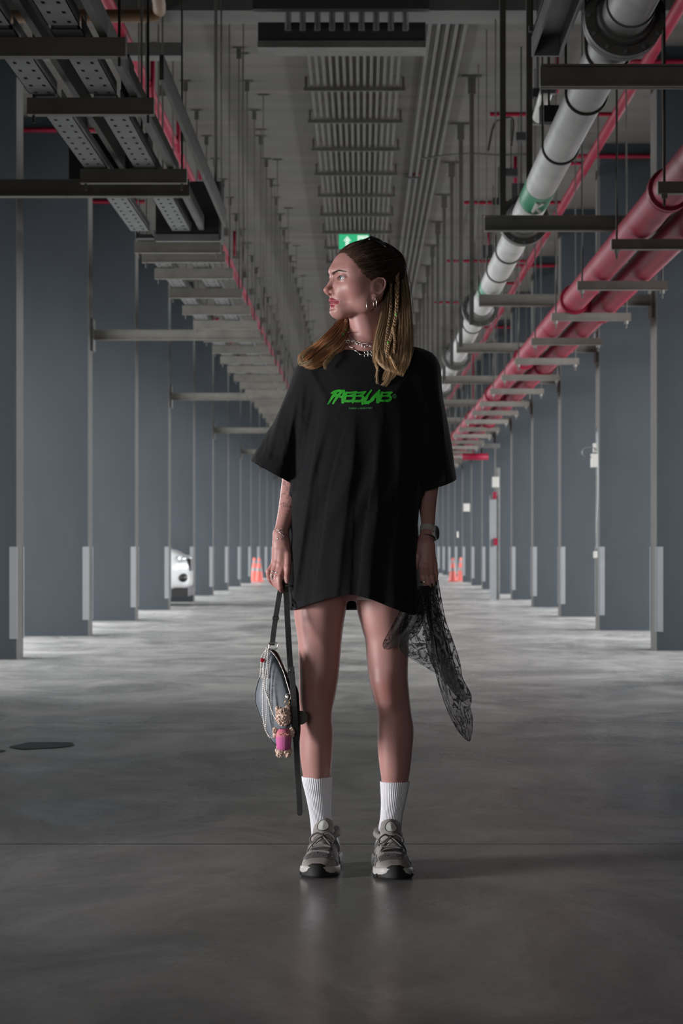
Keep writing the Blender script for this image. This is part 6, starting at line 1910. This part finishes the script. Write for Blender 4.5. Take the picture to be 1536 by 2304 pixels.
def sheet(Le, Re, dyl, name, folds, amp, nu=60, nv=130, ph=0., dys=0):
    Lc = np.array(catmull(Le, 12)); Rc = np.array(catmull(Re, 12)); v = []; f = []; uvs = []
    def samp(c, t_):
        i = t_ * (len(c) - 1); k = int(min(i, len(c) - 2)); return c[k] * (1 - i + k) + c[k+1] * (i - k)
    for j in range(nv):
        tv = j / (nv - 1); a = samp(Lc, tv); b = samp(Rc, tv)
        for i in range(nu):
            u = i / (nu - 1); q = a * (1 - u) + b * u
            w = math.sin(u * folds * 2 * PI + ph + tv * 1.5) * amp * math.sin(PI * min(1, tv * 1.2 + .1)) * math.sin(PI * u) ** .3
            dy = dyl[0] + (dyl[1] - dyl[0]) * tv + w + dys * u
            q = q + np.array([math.cos(u * folds * 2 * PI + ph + tv) * amp * 260 * math.sin(PI * u) * (1 - .5 * tv), 0])
            v.append(W(q[0], q[1], dy)); uvs.append(((u * .16 * (.9 + .6 * math.sin(tv * 2))), tv * .46))
    for j in range(nv - 1):
        for i in range(nu - 1): f.append((j*nu+i, j*nu+i+1, (j+1)*nu+i+1, (j+1)*nu+i))
    o = link_mesh(name, [tuple(p) for p in v], f, M['lace_dense' if name == 'lace_fold' else 'lace_cloth'], scarf)
    uvl = o.data.uv_layers.new(name='UVMap'); li = np.array([l.vertex_index for l in o.data.loops]); uvl.data.foreach_set('uv', np.array(uvs)[li].ravel().astype(np.float32))
    for side in (0, nu - 1):
        m = MB().tube([v[j*nu + side] for j in range(0, nv, 2)], .0009, 5); m.build('lace_edge', M['rubber'], scarf, smooth=True)
    return o
# the long tail
sheet([(952,1316),(955,1350),(960,1390),(969,1430),(971,1475),(984,1530),(1003,1590),(1026,1638),(1046,1662),(1055,1668)], [(985,1304),(992,1345),(1002,1395),(1018,1440),(1034,1490),(1040,1525),(1058,1560),(1060,1578),(1057,1592),(1063,1618),(1062,1645),(1057,1668)], (-.062, -.03), 'lace_tail', 2.0, .011)
# gathered inner folds of the tail
sheet([(954,1318),(962,1370),(975,1430),(988,1490),(1010,1545),(1040,1580)], [(982,1308),(988,1360),(1002,1420),(1018,1480),(1032,1530),(1054,1572)], (-.078, -.05), 'lace_fold', 3.0, .008, 40, 90, 1.0)
sheet([(952,1318),(950,1350),(948,1390),(956,1430),(966,1480),(982,1515)], [(966,1312),(965,1350),(968,1390),(972,1430),(976,1480),(986,1520)], (-.072, -.045), 'lace_fold', 1.5, .008, 30, 80, 2.0)
# the flap that falls across her thigh
sheet([(946,1318),(915,1345),(893,1385),(878,1415),(862,1446),(864,1460)], [(960,1318),(962,1350),(958,1375),(948,1410),(932,1432),(872,1462)], (-.085, -.115), 'lace_flap', 2.2, .008, 46, 90, .5)
sheet([(950,1320),(925,1350),(908,1395),(900,1430),(898,1458),(905,1470)], [(968,1320),(970,1370),(974,1420),(980,1460),(984,1500),(984,1518)], (-.075, -.08), 'lace_flap', 1.2, .007, 46, 100, .2)
sheet([(953,1320),(958,1360),(964,1405),(972,1450),(985,1500),(1000,1540)], [(972,1312),(984,1360),(996,1415),(1010,1470),(1024,1520),(1036,1560)], (-.084, -.058), 'lace_fold', 2.5, .007, 40, 90, 2.6)
sheet([(948,1320),(930,1350),(915,1385),(905,1410),(900,1428)], [(966,1318),(962,1345),(956,1375),(946,1402),(936,1425)], (-.088, -.10), 'lace_fold', 2.0, .006, 36, 60, 1.2)
